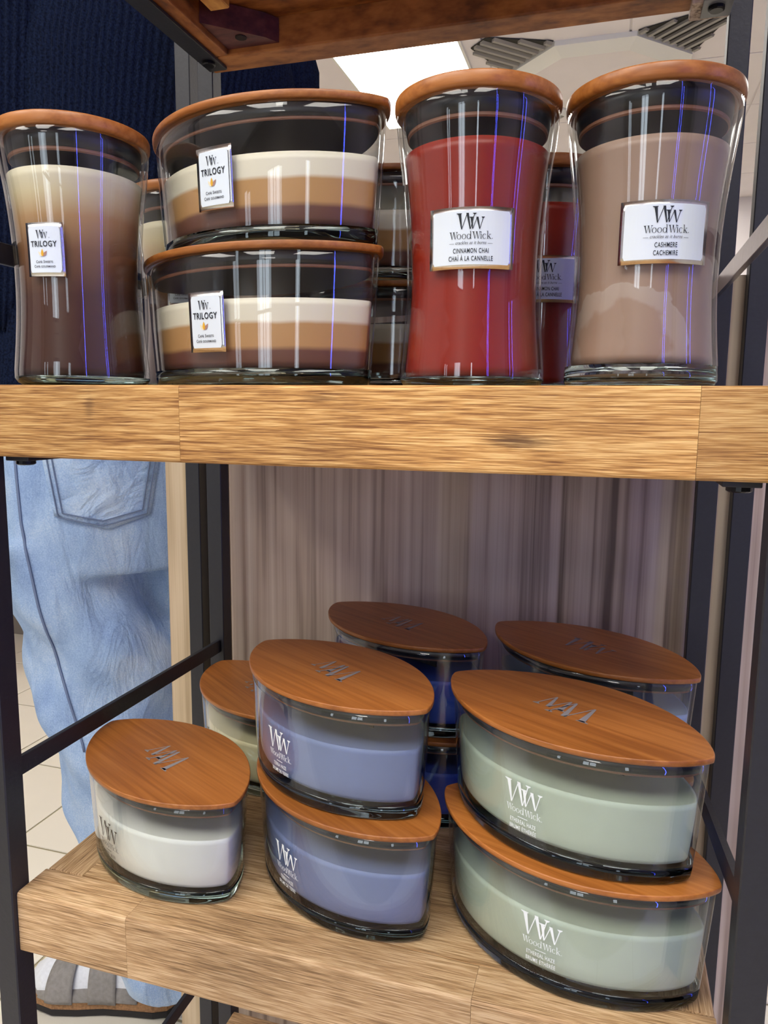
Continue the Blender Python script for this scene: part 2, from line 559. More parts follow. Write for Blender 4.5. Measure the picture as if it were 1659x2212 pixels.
# floor tiles: pitch fitted to the photograph; each a piece of the floor
pitch, tx0, ty0 = 0.332, -1.285, 0.968
tile_me = None
for i in range(-8, 6):
    for j in range(-4, 9):
        x, y = tx0 + i * pitch, ty0 + j * pitch
        if x < X0 or x + pitch > 1.2:
            continue
        if tile_me is None:
            t = box('tile', (0.003, 0.003, -0.004), (pitch - 0.003, pitch - 0.003, 0.0), M['tile'], fl, 0.0012, 1)
            tile_me = t.data
        else:
            t = bpy.data.objects.new('tile', tile_me)
            C.objects.link(t)
            t.parent = fl
        t.location = (x, y, 0)
tag(box('ceiling', (X0, Y0R, ZC), (X1, Y1R, ZC + 0.08), M['ceil']), 'pale ceiling of square boards', 'ceiling', kind='structure')
ceil = bpy.data.objects['ceiling']
# ceiling boards (600 mm grid, slightly below the slab)
board_me = None
for i in range(0, 13):
    for j in range(0, 7):
        x, y = X0 + i * 0.6, 2.0 + j * 0.6
        if board_me is None:
            t = box('ceiling_board', (0.004, 0.004, -0.006), (0.596, 0.596, 0.0), M['ceil'], ceil, 0.002, 1)
            board_me = t.data
        else:
            t = bpy.data.objects.new('ceiling_board', board_me)
            C.objects.link(t)
            t.parent = ceil
        t.location = (x, y, ZC)
tag(box('wall_back', (X0, Y1R, 0), (X1, Y1R + 0.1, ZC), M['wall']), 'off white wall behind the shelves across the shop', 'wall', kind='structure')
tag(box('wall_left', (X0 - 0.1, Y0R, 0), (X0, Y1R, ZC), M['wall']), 'off white side wall beyond the cabinet', 'wall', kind='structure')
tag(box('wall_right', (X1, Y0R, 0), (X1 + 0.1, Y1R, ZC), M['wall']), 'off white side wall beside the blue lights', 'wall', kind='structure')
# front wall (behind the camera) with three tall shop windows
WZ0, WZ1 = 0.35, 2.2
WINS = [(-3.30, -3.00), (-1.55, -0.75), (0.75, 1.00)]
wf = empty('wall_front', (0, Y0R, 0))
tag(wf, 'taupe front wall with tall shop windows', 'wall', kind='structure')
px_ = X0
for wa, wb in WINS + [(X1, X1)]:
    box('wall_section', (px_, -0.1, 0), (wa, 0, ZC), M['wall_dark'], wf)
    px_ = wb
    if wb > wa:
        box('wall_section', (wa, -0.1, 0), (wb, 0, WZ0), M['wall_dark'], wf)
        box('wall_section', (wa, -0.1, WZ1), (wb, 0, ZC), M['wall_dark'], wf)
for k, (wa, wb) in enumerate(WINS):
    win = empty('window_%d' % (k + 1), (0, Y0R, 0))
    tag(win, ['narrow bright shop window nearest the side wall', 'wide bright shop window with a middle bar', 'narrow bright shop window near the blue light columns'][k], 'window', kind='structure')
    cuts_ = [wa, (wa + wb) / 2, wb] if wb - wa > 0.5 else [wa, wb]
    for c0_, c1_ in zip(cuts_[:-1], cuts_[1:]):
        box('pane', (c0_ + 0.025, -0.06, WZ0 + 0.03), (c1_ - 0.025, -0.05, WZ1 - 0.03), M['daylight'], win)
    for c0_ in cuts_:
        ca_, cb_ = max(wa, c0_ - 0.025), min(wb, c0_ + 0.025)
        box('window_frame', (ca_, -0.08, WZ0), (cb_, 0, WZ1), M['metal'], win)
    for za_, zb_ in ((WZ0, WZ0 + 0.03), (WZ1 - 0.03, WZ1), (1.2, 1.23)):
        box('window_frame', (wa + 0.025, -0.048, za_), (wb - 0.025, -0.005, zb_), M['metal'], win)


# ---------------------------------------------------------------- ceiling lights
def ceiling_light(x, y, label, sx=0.29, sy=0.6):
    e = empty('ceiling_light', (x, y, ZC - 0.006), label, 'light', 'ceiling light panels')
    box('diffuser', (-sx + 0.012, -sy + 0.012, -0.010), (sx - 0.012, sy - 0.012, -0.004), M['lamp'], e)
    for lo, hi in [((-sx, -sy, -0.014), (-sx + 0.012, sy, 0)), ((sx - 0.012, -sy, -0.014), (sx, sy, 0)),
                   ((-sx + 0.012, -sy, -0.014), (sx - 0.012, -sy + 0.012, 0)), ((-sx + 0.012, sy - 0.012, -0.014), (sx - 0.012, sy, 0))]:
        box('frame', lo, hi, M['white_plastic'], e)
    return e


ceiling_light(-0.975, 3.62, 'bright ceiling light panel seen beside the octagonal air vent')
for x, y in [(-1.7, -0.70), (-0.70, -0.70), (0.30, -0.70), (-0.70, -3.4), (-2.6, 3.62), (1.3, 3.62), (0.2, 5.4)]:
    ceiling_light(x, y, 'white ceiling light panel elsewhere above the shop floor')

# ---------------------------------------------------------------- cassette air conditioner
ac = empty('air_conditioner', (-0.14, 3.86, ZC - 0.006), 'white octagonal ceiling air conditioner with slatted corner grilles', 'air conditioner')
R_o, R_i = 0.40, 0.335


def octa(r, z, rot=math.pi / 8):
    return [Vector((r * math.cos(rot + k * math.pi / 4) / math.cos(math.pi / 8), r * math.sin(rot + k * math.pi / 4) / math.cos(math.pi / 8), z)) for k in range(8)]


v, f = loft([octa(R_o, 0), octa(R_o, -0.02), octa(R_i, -0.045), octa(R_i - 0.02, -0.03), octa(R_i - 0.02, 0)])
mesh_obj('frame', v, f, M['white_plastic'], ac)
v, f = loft([octa(R_i - 0.022, -0.012), octa(R_i - 0.022, -0.02)], True, True, True)
mesh_obj('centre_panel', v, f, M['ceil'], ac)
S = 0.52
for k in range(4):
    a = math.pi / 4 + k * math.pi / 2
    ca, sa = math.cos(a), math.sin(a)
    d, t = Vector((ca, sa, 0)), Vector((-sa, ca, 0))
    # dark duct behind, then slats across the corner
    pts = [d * (R_o + 0.01) + t * 0.17, d * (R_o + 0.01) - t * 0.17, d * (S * 1.30) - t * 0.055, d * (S * 1.30) + t * 0.055]
    mesh_obj('grille_back', [p + Vector((0, 0, -0.002)) for p in pts] + [p + Vector((0, 0, -0.006)) for p in pts],
             [(0, 1, 2, 3), (7, 6, 5, 4), (0, 4, 5, 1), (1, 5, 6, 2), (2, 6, 7, 3), (3, 7, 4, 0)], M['duct'], ac)
    for s in range(8):
        q = -0.155 + s * 0.0445
        r1 = R_o + 0.012
        r2 = S * 1.30 - max(0, abs(q) - 0.055) * (S * 1.30 - r1) / 0.115
        if r2 - r1 < 0.02:
            continue
        A, B = d * r1 + t * q, d * r2 + t * q
        wv = t * 0.011
        pz = Vector((0, 0, -0.007))
        pz2 = Vector((0, 0, -0.018))
        vs_ = [A - wv + pz, A + wv + pz, B + wv + pz, B - wv + pz, A - wv + pz2, A + wv * 0.4 + pz2, B + wv * 0.4 + pz2, B - wv + pz2]
        mesh_obj('slat', vs_, [(0, 1, 2, 3), (7, 6, 5, 4), (0, 4, 5, 1), (1, 5, 6, 2), (2, 6, 7, 3), (3, 7, 4, 0)], M['slat'], ac)


# ---------------------------------------------------------------- blue LED columns in the shop
def led_column(x, y, label, z0=0.25, z1=2.15):
    e = empty('led_light_column', (x, y, 0), label, 'light')
    v, f = tube([(0, 0, z0), (0, 0, z1)], 0.010, 16)
    mesh_obj('led_tube', v, f, M['led'], e)
    v, f = tube([(0, 0, 0), (0, 0, 0.02)], 0.11, 24)
    mesh_obj('base', v, f, M['metal'], e)
    v, f = tube([(0, 0, 0.02), (0, 0, z0)], 0.024, 16)
    mesh_obj('stem', v, f, M['metal'], e)
    v, f = tube([(0, 0, z1), (0, 0, z1 + 0.03)], 0.024, 16)
    mesh_obj('end_cap', v, f, M['metal'], e)


led_column(1.25, -1.35, 'tall blue glowing light column near the shop front')
led_column(1.75, 0.05, 'tall blue glowing light column beside the shelf unit')

# ---------------------------------------------------------------- low cabinet far left
cb = empty('cabinet', (-2.75, 2.55, 0), 'low warm wooden cabinet on grey plinth beyond the person in jeans', 'cabinet')
box('plinth', (-0.9, 0.05, 0), (0.9, 0.5, 0.10), M['kick'], cb)
box('body', (-0.9, 0.02, 0.10), (0.9, 0.55, 0.92), M['cabinet'], cb, 0.004, 1)
for k in range(3):
    for r_ in range(3):
        d = box('drawer', (-0.88 + k * 0.6, 0.0, 0.12 + r_ * 0.265), (-0.30 + k * 0.6, 0.02, 0.375 + r_ * 0.265), M['cabinet'], cb, 0.003, 1)
        box('handle', (-0.66 + k * 0.6, -0.02, 0.33 + r_ * 0.265), (-0.52 + k * 0.6, 0.0, 0.345 + r_ * 0.265), M['metal'], d)

# ================================================================ PARTITION BEHIND THE SHELVES
PY = 0.722
pt = empty('partition', (-0.165, PY, 0), 'grey brown laminate partition panel standing behind the candle shelves', 'partition')


def rel(e, p):
    return Vector(p) - e.location


def pbox(name, lo, hi, mat, par, bevel=0.0):
    """box given in world coordinates under a top-level empty"""
    return box(name, rel(par, lo), rel(par, hi), mat, par, bevel, 1)


ZP = HC + 0.116
pbox('panel', (-0.392, PY, 0.0), (0.16, PY + 0.018, ZP), M['panel'], pt)
pbox('edge_panel', (-0.4705, PY, 0.0), (-0.393, PY + 0.018, ZP), M['laminate_edge'], pt)
for x in (-0.435, 0.105):
    pbox('upright', (x, 0.7045, 0), (x + 0.0168, 0.7215, HC + 1.0), M['metal'], pt, 0.0008)
pbox('top_rail', (-0.4705, PY, HC + 1.0), (0.16, PY + 0.018, HC + 1.02), M['metal'], pt)

# ================================================================ SHELF UNIT
XL, XR = -0.3782, 0.0730
YF, YB1, YB2 = 0.3831, 0.6789, 0.6958
YP1, YP2 = 0.3790, 0.3958
W_ = 0.0166
TH = 0.045
ZU, ZL = 0.0119, -0.3354
su = empty('shelf_unit', ((XL + XR) / 2, 0.53, 0), 'open display shelf unit of honey wood shelves in black metal frame', 'shelf unit')
ZTOP = HC + 0.86
for x in (XL - W_, XR):
    for (ya, yb) in ((YP1, YP2), (YB1, YB2)):
        pbox('post', (x, ya, 0), (x + W_, yb, ZTOP), M['metal'], su, 0.0008)
LEVELS = [ZU + 0.3473, ZU, ZL, ZL - 0.3473]
for k, z in enumerate(LEVELS):
    zr = HC + z + 0.0915
    pbox('side_rail', (XL - 0.008, YP2, zr - 0.0135), (XL - 0.004, YB1, zr), M['metal'], su, 0.0004)
    if k == 2:   # this flat bar has slipped at its far end
        b_ = [(XR + 0.001, YP2, zr + 0.002), (XR + 0.001, YB1, zr - 0.045)]
        vs_ = []
        for p in b_:
            for dx in (0, 0.004):
                for dz in (-0.0135, 0):
                    vs_.append(rel(su, (p[0] + dx, p[1], p[2] + dz)))
        mesh_obj('side_rail', vs_, [(0, 1, 3, 2), (4, 6, 7, 5), (0, 2, 6, 4), (1, 5, 7, 3), (0, 4, 5, 1), (2, 3, 7, 6)], M['metal'], su)
    else:
        pbox('side_rail', (XR + 0.001, YP2, zr - 0.0135), (XR + 0.005, YB1, zr), M['steel'] if k == 1 else M['metal'], su, 0.0004)  # upper right rail is black metal too; light on it painted as steel
pbox('top_bar', (XL, YB1 + 0.002, ZTOP - 0.017), (XR, YB2 - 0.002, ZTOP), M['metal'], su)
pbox('top_bar', (XL, YP1 + 0.002, ZTOP - 0.017), (XR, YP2 - 0.002, ZTOP), M['metal'], su)


def disc(name, c, r, h, mat, par, axis='z', n=16):
    c = Vector(c)
    d = {'z': Vector((0, 0, 1)), 'y': Vector((0, 1, 0)), 'x': Vector((1, 0, 0))}[axis]
    v, f = tube([c, c + d * h * 0.75, c + d * h], [r, r, r * 0.8], n)
    return mesh_obj(name, v, f, mat, par)


def make_shelf(zt, mx, my, cuts, under=True):
    """frame of boards round a sunk panel; corner blocks and bolts below"""
    z1, z0 = HC + zt, HC + zt - TH
    bw = 0.030
    g = 0.0004
    xl, xr, yf, yb = XL + 0.0003, XR - 0.0003, YF, YB2 - 0.012
    sh = pbox('shelf', (xl + bw + g, yf + bw + g, z1 - 0.016), (xr - bw - g, yb - bw - g, z1 - 0.0012), M['under_x'] if under else mx, su)
    # top planks of the sunk panel
    n = 4
    yy = [yf + bw + g + (yb - yf - 2 * bw - 2 * g) * i / n for i in range(n + 1)]
    for i in range(n):
        q = box('plank', rel(su, (xl + bw + g, yy[i] + 0.0002, z1 - 0.0012)), rel(su, (xr - bw - g, yy[i + 1] - 0.0002, z1 - 0.0005)), mx, sh)
        q = box('plank', rel(su, (xl + bw + g, yy[i] + 0.0004, z1 - 0.018 - 0.001 * (i % 2))), rel(su, (xr - bw - g, yy[i + 1] - 0.0004, z1 - 0.016)), M['under_x'], sh)
    # front board made of jointed lengths
    xs = [xl] + list(cuts) + [xr]
    for a, b in zip(xs[:-1], xs[1:]):
        first, last = a == xl, b == xr
        bm = box_bm(rel(su, (a if first else a + 0.00008, yf, z0)), rel(su, (b if last else b - 0.00008, yf + bw, z1)))
        ed = [e for e in bm.edges if abs(e.verts[0].co.x - e.verts[1].co.x) > 1e-4]
        bmesh.ops.bevel(bm, geom=ed, offset=0.0022, segments=3, affect='EDGES', profile=0.5)
        bm_obj('board', bm, mx, sh)
    bm = box_bm(rel(su, (xl, yb - bw, z0)), rel(su, (xr, yb, z1)), 0.0015, 2)
    bm_obj('board', bm, mx if not under else M['under_x'], sh)
    for xa in (xl, xr - bw):
        bm = box_bm(rel(su, (xa, yf + bw + g, z0)), rel(su, (xa + bw, yb - bw - g, z1 - 0.0008)), 0.0012, 2)
        bm_obj('board', bm, my if not under else M['under_y'], sh)
    # support bars with bolts below the short sides
    for s, xa in ((-1, xl + 0.001), (1, xr - 0.019)):
        sb = box('support_bar', rel(su, (xa, yf + 0.012, z0 - 0.0035)), rel(su, (xa + 0.018, yb - 0.012, z0 - 0.0003)), M['metal'], sh, 0.0004, 1)
        for y in (yf + 0.020, yb - 0.030):
            disc('bolt', rel(su, (xa + 0.009, y, z0 - 0.0035)), 0.0062, -0.003, M['bolt'], sh)
    # corner blocks inside the frame
    for sx in (-1, 1):
        for sy in (-1, 1):
            cx = xl + bw + g if sx < 0 else xr - bw - g
            cy = yf + bw + g if sy < 0 else yb - bw - g
            zt_, zb_ = z1 - 0.020, z1 - 0.040
            L = 0.050
            tri = [(cx, cy), (cx - sx * L, cy), (cx - sx * L * 0.85, cy - sy * 0.012), (cx - sx * 0.014, cy - sy * L * 0.75), (cx, cy - sy * L)]
            if sx * sy > 0:
                tri.reverse()
            lo = [rel(su, (p[0], p[1], zb_)) for p in tri]
            hi = [rel(su, (p[0], p[1], zt_)) for p in tri]
            v, f = loft([lo, hi], True, True, True)
            mesh_obj('corner_block', v, f, M['block_dark'], sh)
            ctr = Vector((cx - sx * 0.022, cy - sy * 0.018, zb_))
            disc('bolt', rel(su, ctr), 0.005, -0.0012, M['hole'], sh)  # dark disc painted for the shade in a drilled hole, not a bolt
    # amber batten along the left board, underside
    bt = box('batten', rel(su, (xl + bw + 0.012, yf + 0.06, z1 - 0.034)), rel(su, (xl + bw + 0.030, yb - 0.082, z1 - 0.019)), M['block_light'], sh, 0.001, 1)
    disc('bolt', rel(su, (xl + bw + 0.021, yb - 0.115, z1 - 0.034)), 0.004, -0.0008, M['hole'], sh)  # drilled hole in the batten, its shade painted as a dark disc
    return sh


make_shelf(LEVELS[0], M['shelf_x'], M['shelf_y'], [-0.2], True)
make_shelf(LEVELS[1], M['shelf_x'], M['shelf_y'], [-0.2395, 0.0402], True)
make_shelf(LEVELS[2], M['pale_x'], M['pale_y'], [-0.2905, -0.06], False)
make_shelf(LEVELS[3], M['pale_x'], M['pale_y'], [-0.2], False)
# raw block with grey bracket at the far right corner below the top shelf
z0t = HC + LEVELS[0] - TH
rb = box('raw_block', rel(su, (XR - 0.030, YB1 - 0.030, z0t - 0.0105)), rel(su, (XR - 0.0005, YB1 - 0.001, z0t - 0.0036)), M['raw'], su, 0.0012, 2)
box('bracket', rel(su, (XR - 0.022, YB1 - 0.036, z0t - 0.0125)), rel(su, (XR - 0.0005, YB1 - 0.008, z0t - 0.0106)), M['metal_grey'], rb, 0.0004, 1)
disc('bolt', rel(su, (XR - 0.012, YB1 - 0.024, z0t - 0.0125)), 0.006, -0.003, M['bolt'], rb)

# ================================================================ PRINT: lettering as flat outlines
_tcache = {}


def text2d(body, bold=0.0, shear=0.0, smallcaps=False):
    key = (body, bold, shear, smallcaps)
    if key in _tcache:
        return _tcache[key]
    cu = bpy.data.curves.new('lettering', 'FONT')
    cu.body = body
    cu.size = 1.0
    cu.offset = bold
    cu.shear = shear
    cu.resolution_u = 3
    cu.space_character = 1.12
    cu.fill_mode = 'FRONT'
    if smallcaps:
        cu.small_caps_scale = 0.78
        for i, ch in enumerate(body):
            cu.body_format[i].use_small_caps = True
    o = bpy.data.objects.new('lettering', cu)
    C.objects.link(o)
    dg = bpy.context.evaluated_depsgraph_get()
    ev = o.evaluated_get(dg)
    me = ev.to_mesh()
    V = [(v.co.x, v.co.y) for v in me.vertices]
    F = [tuple(p.vertices) for p in me.polygons]
    ev.to_mesh_clear()
    bpy.data.objects.remove(o)
    bpy.data.curves.remove(cu)
    _tcache[key] = (V, F)
    return V, F


def fit(body, cx, base, width, cap, **kw):
    V, F = text2d(body, **kw)
    ref, _ = text2d('H', bold=kw.get('bold', 0.0))
    hcap = max(v[1] for v in ref)
    x0, x1 = min(v[0] for v in V), max(v[0] for v in V)
    return [((x - (x0 + x1) / 2) * width / (x1 - x0) + cx, y * cap / hcap + base) for x, y in V], F


def quad(p, q, w0, w1=None):
    """stroke with horizontal ends from p to q, widths measured along x"""
    w1 = w0 if w1 is None else w1
    return [(p[0] - w0 / 2, p[1]), (q[0] - w1 / 2, q[1]), (q[0] + w1 / 2, q[1]), (p[0] + w0 / 2, p[1])], [(0, 1, 2, 3)]


def serif(x, y, w, h=0.016):
    return [(x - w / 2, y), (x - w / 2 * 0.25, y - h * 2.2), (x + w / 2 * 0.25, y - h * 2.2), (x + w / 2, y), (x + w / 2, y + h), (x - w / 2, y + h)], [(0, 1, 2, 3, 4, 5)]


def ww_logo():
    """the overlapping double W; unit width, about 0.56 high, centred in x, base at 0"""
    P = []
    X = lambda px: (px - 797) / 475.0
    Y = lambda py: (500 - py) / 475.0
    P.append(quad((X(612), Y(245)), (X(650), Y(500)), 0.105, 0.035))
    P.append(quad((X(742), Y(236)), (X(654), Y(492)), 0.026, 0.02))
    P.append(quad((X(745), Y(236)), (X(795), Y(500)), 0.09, 0.035))
    P.append(quad((X(866), Y(245)), (X(800), Y(492)), 0.026, 0.02))
    P.append(serif(X(606), Y(246), 0.19))
    P.append(serif(X(866), Y(246), 0.13))
    P.append(quad((X(815), Y(305)), (X(835), Y(496)), 0.085, 0.03))
    P.append(quad((X(908), Y(305)), (X(840), Y(490)), 0.024, 0.018))
    P.append(quad((X(910), Y(303)), (X(954), Y(500)), 0.08, 0.03))
    P.append(quad((X(1010), Y(310)), (X(958), Y(490)), 0.024, 0.018))
    P.append(serif(X(812), Y(308), 0.15))
    P.append(serif(X(1008), Y(308), 0.115))
    return merge(P)


def ring2(cx, cy, rx, ry, tw, th, a0=0.0, a1=2 * math.pi, n=20):
    V, F = [], []
    for i in range(n + 1):
        a = a0 + (a1 - a0) * i / n
        c, s = math.cos(a), math.sin(a)
        V.append((cx + rx * c, cy + ry * s))
        V.append((cx + (rx - tw) * c, cy + (ry - th) * s))
    for i in range(n):
        F.append((2 * i, 2 * i + 1, 2 * i + 3, 2 * i + 2))
    return V, F


def woodwick(dot=True):
    """serif wordmark, cap height 1"""
    P = []
    x = 0.0

    def Wl(x):
        P.append(quad((x + 0.20, 1), (x + 0.42, 0), 0.16, 0.07))
        P.append(quad((x + 0.68, 1), (x + 0.44, 0), 0.05, 0.04))
        P.append(quad((x + 0.68, 1), (x + 0.90, 0), 0.15, 0.07))
        P.append(quad((x + 1.16, 1), (x + 0.92, 0), 0.05, 0.04))
        P.append(serif(x + 0.19, 0.97, 0.38, 0.03))
        P.append(serif(x + 0.68, 0.97, 0.30, 0.03))
        P.append(serif(x + 1.16, 0.97, 0.28, 0.03))
        return x + 1.22
    def ol(x):
        P.append(ring2(x + 0.34, 0.34, 0.32, 0.36, 0.10, 0.045))
        return x + 0.74
    def stem(x, h, w=0.10):
        P.append(quad((x, h), (x, 0), w))
        P.append(([(x - 0.14, 0), (x + 0.14, 0), (x + 0.14, 0.04), (x - 0.14, 0.04)], [(0, 1, 2, 3)]))
        P.append(([(x - 0.13, h), (x + w / 2, h), (x + w / 2, h - 0.06), (x - 0.13, h - 0.05)], [(0, 1, 2, 3)]))
    x = Wl(x) - 0.06
    x = ol(x)
    x = ol(x)
    P.append(ring2(x + 0.32, 0.34, 0.30, 0.36, 0.10, 0.045))
    stem(x + 0.60, 1.08)
    x += 0.80
    x = Wl(x) - 0.02
    stem(x + 0.14, 0.68)
    P.append(ring2(x + 0.13, 0.90, 0.075, 0.075, 0.075, 0.075, n=10))
    x += 0.32
    P.append(ring2(x + 0.32, 0.34, 0.30, 0.36, 0.10, 0.045, 0.7, 2 * math.pi - 0.75))
    x += 0.66
    stem(x + 0.14, 1.08)
    P.append(quad((x + 0.52, 0.66), (x + 0.20, 0.30), 0.06))
    P.append(quad((x + 0.28, 0.40), (x + 0.58, 0.0), 0.13))
    P.append(([(x + 0.36, 0.64), (x + 0.66, 0.64), (x + 0.66, 0.68), (x + 0.36, 0.68)], [(0, 1, 2, 3)]))
    P.append(([(x + 0.44, 0), (x + 0.74, 0), (x + 0.74, 0.04), (x + 0.44, 0.04)], [(0, 1, 2, 3)]))
    x += 0.80
    if dot:
        P.append(ring2(x + 0.05, 0.06, 0.06, 0.06, 0.06, 0.06, n=10))
        x += 0.14
    V, F = merge(P)
    return V, F, x


WWV, WWF = ww_logo()
WKV, WKF, WKW = woodwick()


def place_ww(cx, base, width):
    return [(v[0] * width + cx, v[1] * width + base) for v in WWV], WWF


def place_wk(cx, base, width, cap):
    return [((v[0] / WKW - 0.5) * width + cx, v[1] * cap + base) for v in WKV], WKF


def bar(cx, cy, wd, h):
    return [(cx - wd / 2, cy - h / 2), (cx + wd / 2, cy - h / 2), (cx + wd / 2, cy + h / 2), (cx - wd / 2, cy + h / 2)], [(0, 1, 2, 3)]


def leaf2(cx, cy, ln, wd, ang, n=9):
    pts = []
    for i in range(n + 1):
        t = i / n
        pts.append((t * ln, wd * math.sin(math.pi * t ** 0.8)))
    for i in range(n - 1, 0, -1):
        t = i / n
        pts.append((t * ln, -wd * math.sin(math.pi * t ** 0.8)))
    c, s = math.cos(ang), math.sin(ang)
    return [(cx + x * c - y * s, cy + x * s + y * c) for x, y in pts], [tuple(range(len(pts)))]


# ================================================================ CANDLES
LA, LB, LM_, LH, LBR = 0.0895, 0.0513, 0.7167, 0.0762, 0.907


def lens(a, b, z, n=96):
    out = []
    for k in range(n):
        t = 2 * math.pi * k / n
        s = math.sin(t)
        out.append(Vector((a * math.cos(t), b * math.copysign(abs(s) ** (2 * LM_), s), z)))
    return out


def lens_k(z, hj):
    """outer wall scale against the lid outline at height z"""
    t = z / hj
    return 0.905 + (0.972 - 0.905) * (t ** 0.85)


def wall_frame(z):
    return Vector((0, 0, z))


def make_mapper_oval(s, hj):
    def mp(u, v, off):
        z = v
        k = lens_k(z, hj)
        a, b = LA * s * k, LB * s * k
        ct = max(-0.999, min(0.999, u / a))
        st = math.sqrt(1 - ct * ct)
        p = Vector((u, -b * st ** (2 * LM_), z))
        # outward normal in plan
        dydx = b * (2 * LM_) * st ** (2 * LM_ - 2) * ct / a
        nrm = Vector((dydx, -1, 0)).normalized()
        return p + nrm * off
    return mp


HG = [(0.0, 0.0385), (0.012, 0.0418), (0.03, 0.0438), (0.06, 0.0438), (0.1, 0.0432), (0.17, 0.0421), (0.25, 0.0411), (0.32, 0.0405), (0.39, 0.0403), (0.46, 0.0404), (0.53, 0.0408),
      (0.61, 0.0417), (0.68, 0.0427), (0.75, 0.0440), (0.82, 0.0456), (0.88, 0.0468), (0.915, 0.0474), (0.945, 0.0476)]


def hg_r(fr):
    for (a, ra), (b, rb) in zip(HG[:-1], HG[1:]):
        if a <= fr <= b:
            t = (fr - a) / (b - a)
            return ra + (rb - ra) * t
    return HG[-1][1]


def make_mapper_hour(s, H, phi):
    def mp(u, v, off):
        r = hg_r(v / H) * s
        a = phi + u / r
        d = Vector((math.cos(a), math.sin(a), 0))
        p = d * (r + off)
        p.z = v
        return p
    return mp


def mapped(name, VF, mp, cx, cz, off, mat, parent):
    V, F = VF
    return mesh_obj(name, [mp(x + cx, y + cz, off) for x, y in V], F, mat, parent)


def grid2(w_, h_, nu, nv, rad=0.0):
    """rounded rectangle grid, as rows of quads"""
    V, F = [], []
    for j in range(nv + 1):
        y = -h_ / 2 + h_ * j / nv
        ins = 0.0
        dy = min(y + h_ / 2, h_ / 2 - y)
        if rad and dy < rad:
            ins = rad - math.sqrt(max(0, rad * rad - (rad - dy) ** 2))
        for i in range(nu + 1):
            x = (-w_ / 2 + ins) + (w_ - 2 * ins) * i / nu
            V.append((x, y))
    for j in range(nv):
        for i in range(nu):
            a = j * (nu + 1) + i
            F.append((a, a + 1, a + nu + 2, a + nu + 1))
    return V, F


def plate(name, w_, h_, mp, cx, cz, o0, o1, mat, parent, nu=14, nv=8):
    """label plate with thickness between offsets o0 and o1"""
    V, F = grid2(w_, h_, nu, nv)
    n = len(V)
    verts = [mp(x + cx, y + cz, o1) for x, y in V] + [mp(x + cx, y + cz, o0) for x, y in V]
    faces = list(F) + [tuple(reversed([i + n for i in f])) for f in F]
    rim = [i for i in range(nu + 1)] + [(j + 1) * (nu + 1) - 1 for j in range(1, nv + 1)] + \
          [nv * (nu + 1) + i for i in range(nu - 1, -1, -1)] + [j * (nu + 1) for j in range(nv - 1, 0, -1)]
    for i in range(len(rim)):
        a, b = rim[i], rim[(i + 1) % len(rim)]
        faces.append((b, a, a + n, b + n))
    return mesh_obj(name, verts, faces, mat, parent, True)


def label_brand(par, mp, cx, cz, s, l1, l2, w1, w2):
    """silver edged landscape label with the wordmark and two scent lines"""
    lb = plate('label', 0.0485 * s, 0.0325 * s, mp, cx, cz, 0.0001, 0.0006, M['foil'], par, 20, 6)
    nm = M['label_white']
    V, F = grid2(0.0435 * s, 0.0282 * s, 20, 16, 0.0009 * s)
    mapped('label_face', (V, F), mp, cx, cz, 0.00085, nm, lb)
    sc = lambda q: ([(x * s, y * s) for x, y in q[0]], q[1])
    mapped('logo', sc(place_ww(-0.0004, 0.0045, 0.0151)), mp, cx, cz, 0.0011, M['ink'], lb)
    mapped('wordmark', sc(place_wk(0.0, -0.0006, 0.0236, 0.0038)), mp, cx, cz, 0.0011, M['ink'], lb)
    q = merge([fit('crackles as it burns', 0, -0.0034, 0.0166, 0.0017, shear=0.3), bar(-0.0104, -0.0030, 0.0026, 0.00016), bar(0.0104, -0.0030, 0.0026, 0.00016)])
    mapped('lettering', sc(q), mp, cx, cz, 0.0011, M['ink'], lb)
    q = merge([fit(l1, 0, -0.0080, w1, 0.0025, bold=0.010), fit(l2, 0, -0.0121, w2, 0.0025, bold=0.010)])
    mapped('lettering', sc(q), mp, cx, cz, 0.0011, M['ink'], lb)
    return lb


def label_trilogy(par, mp, cx, cz, s):
    lb = plate('label', 0.0250 * s, 0.0325 * s, mp, cx, cz, 0.0001, 0.0006, M['foil'], par, 12, 8)
    V, F = grid2(0.0208 * s, 0.0280 * s, 12, 16, 0.0008 * s)
    mapped('label_face', (V, F), mp, cx, cz, 0.00085, M['label_white'], lb)
    sc = lambda q: ([(x * s, y * s) for x, y in q[0]], q[1])
    ww, wf_ = place_ww(-0.0010, 0, 0.0078)
    ww = [(x, y * 1.16 + 0.0066) for x, y in ww]
    mapped('logo', sc((ww, wf_)), mp, cx, cz, 0.0011, M['ink'], lb)
    q = merge([fit('TRILOGY', -0.0003, 0.0017, 0.0171, 0.0034, bold=0.02), fit('TM', 0.0037, 0.0068, 0.0009, 0.0005)])
    mapped('lettering', sc(q), mp, cx, cz, 0.0011, M['ink'], lb)
    q = merge([fit('Café Sweets', -0.0003, -0.0082, 0.0112, 0.0016, bold=0.012, smallcaps=True), fit('Café gourmand', -0.0003, -0.0110, 0.0140, 0.0016, bold=0.012, smallcaps=True)])
    mapped('lettering', sc(q), mp, cx, cz, 0.0011, M['ink'], lb)
    c0 = (-0.0012, -0.0043)
    mapped('leaf_print', sc(leaf2(c0[0] - 0.0003, c0[1], 0.0040, 0.0008, math.radians(128))), mp, cx, cz, 0.00105, M['leaf_cream'], lb)
    mapped('leaf_print', sc(leaf2(c0[0] + 0.0004, c0[1], 0.0043, 0.0009, math.radians(52))), mp, cx, cz, 0.0011, M['leaf_mauve'], lb)
    mapped('leaf_print', sc(leaf2(c0[0], c0[1], 0.0046, 0.0009, math.radians(90))), mp, cx, cz, 0.00115, M['leaf_gold'], lb)
    return lb


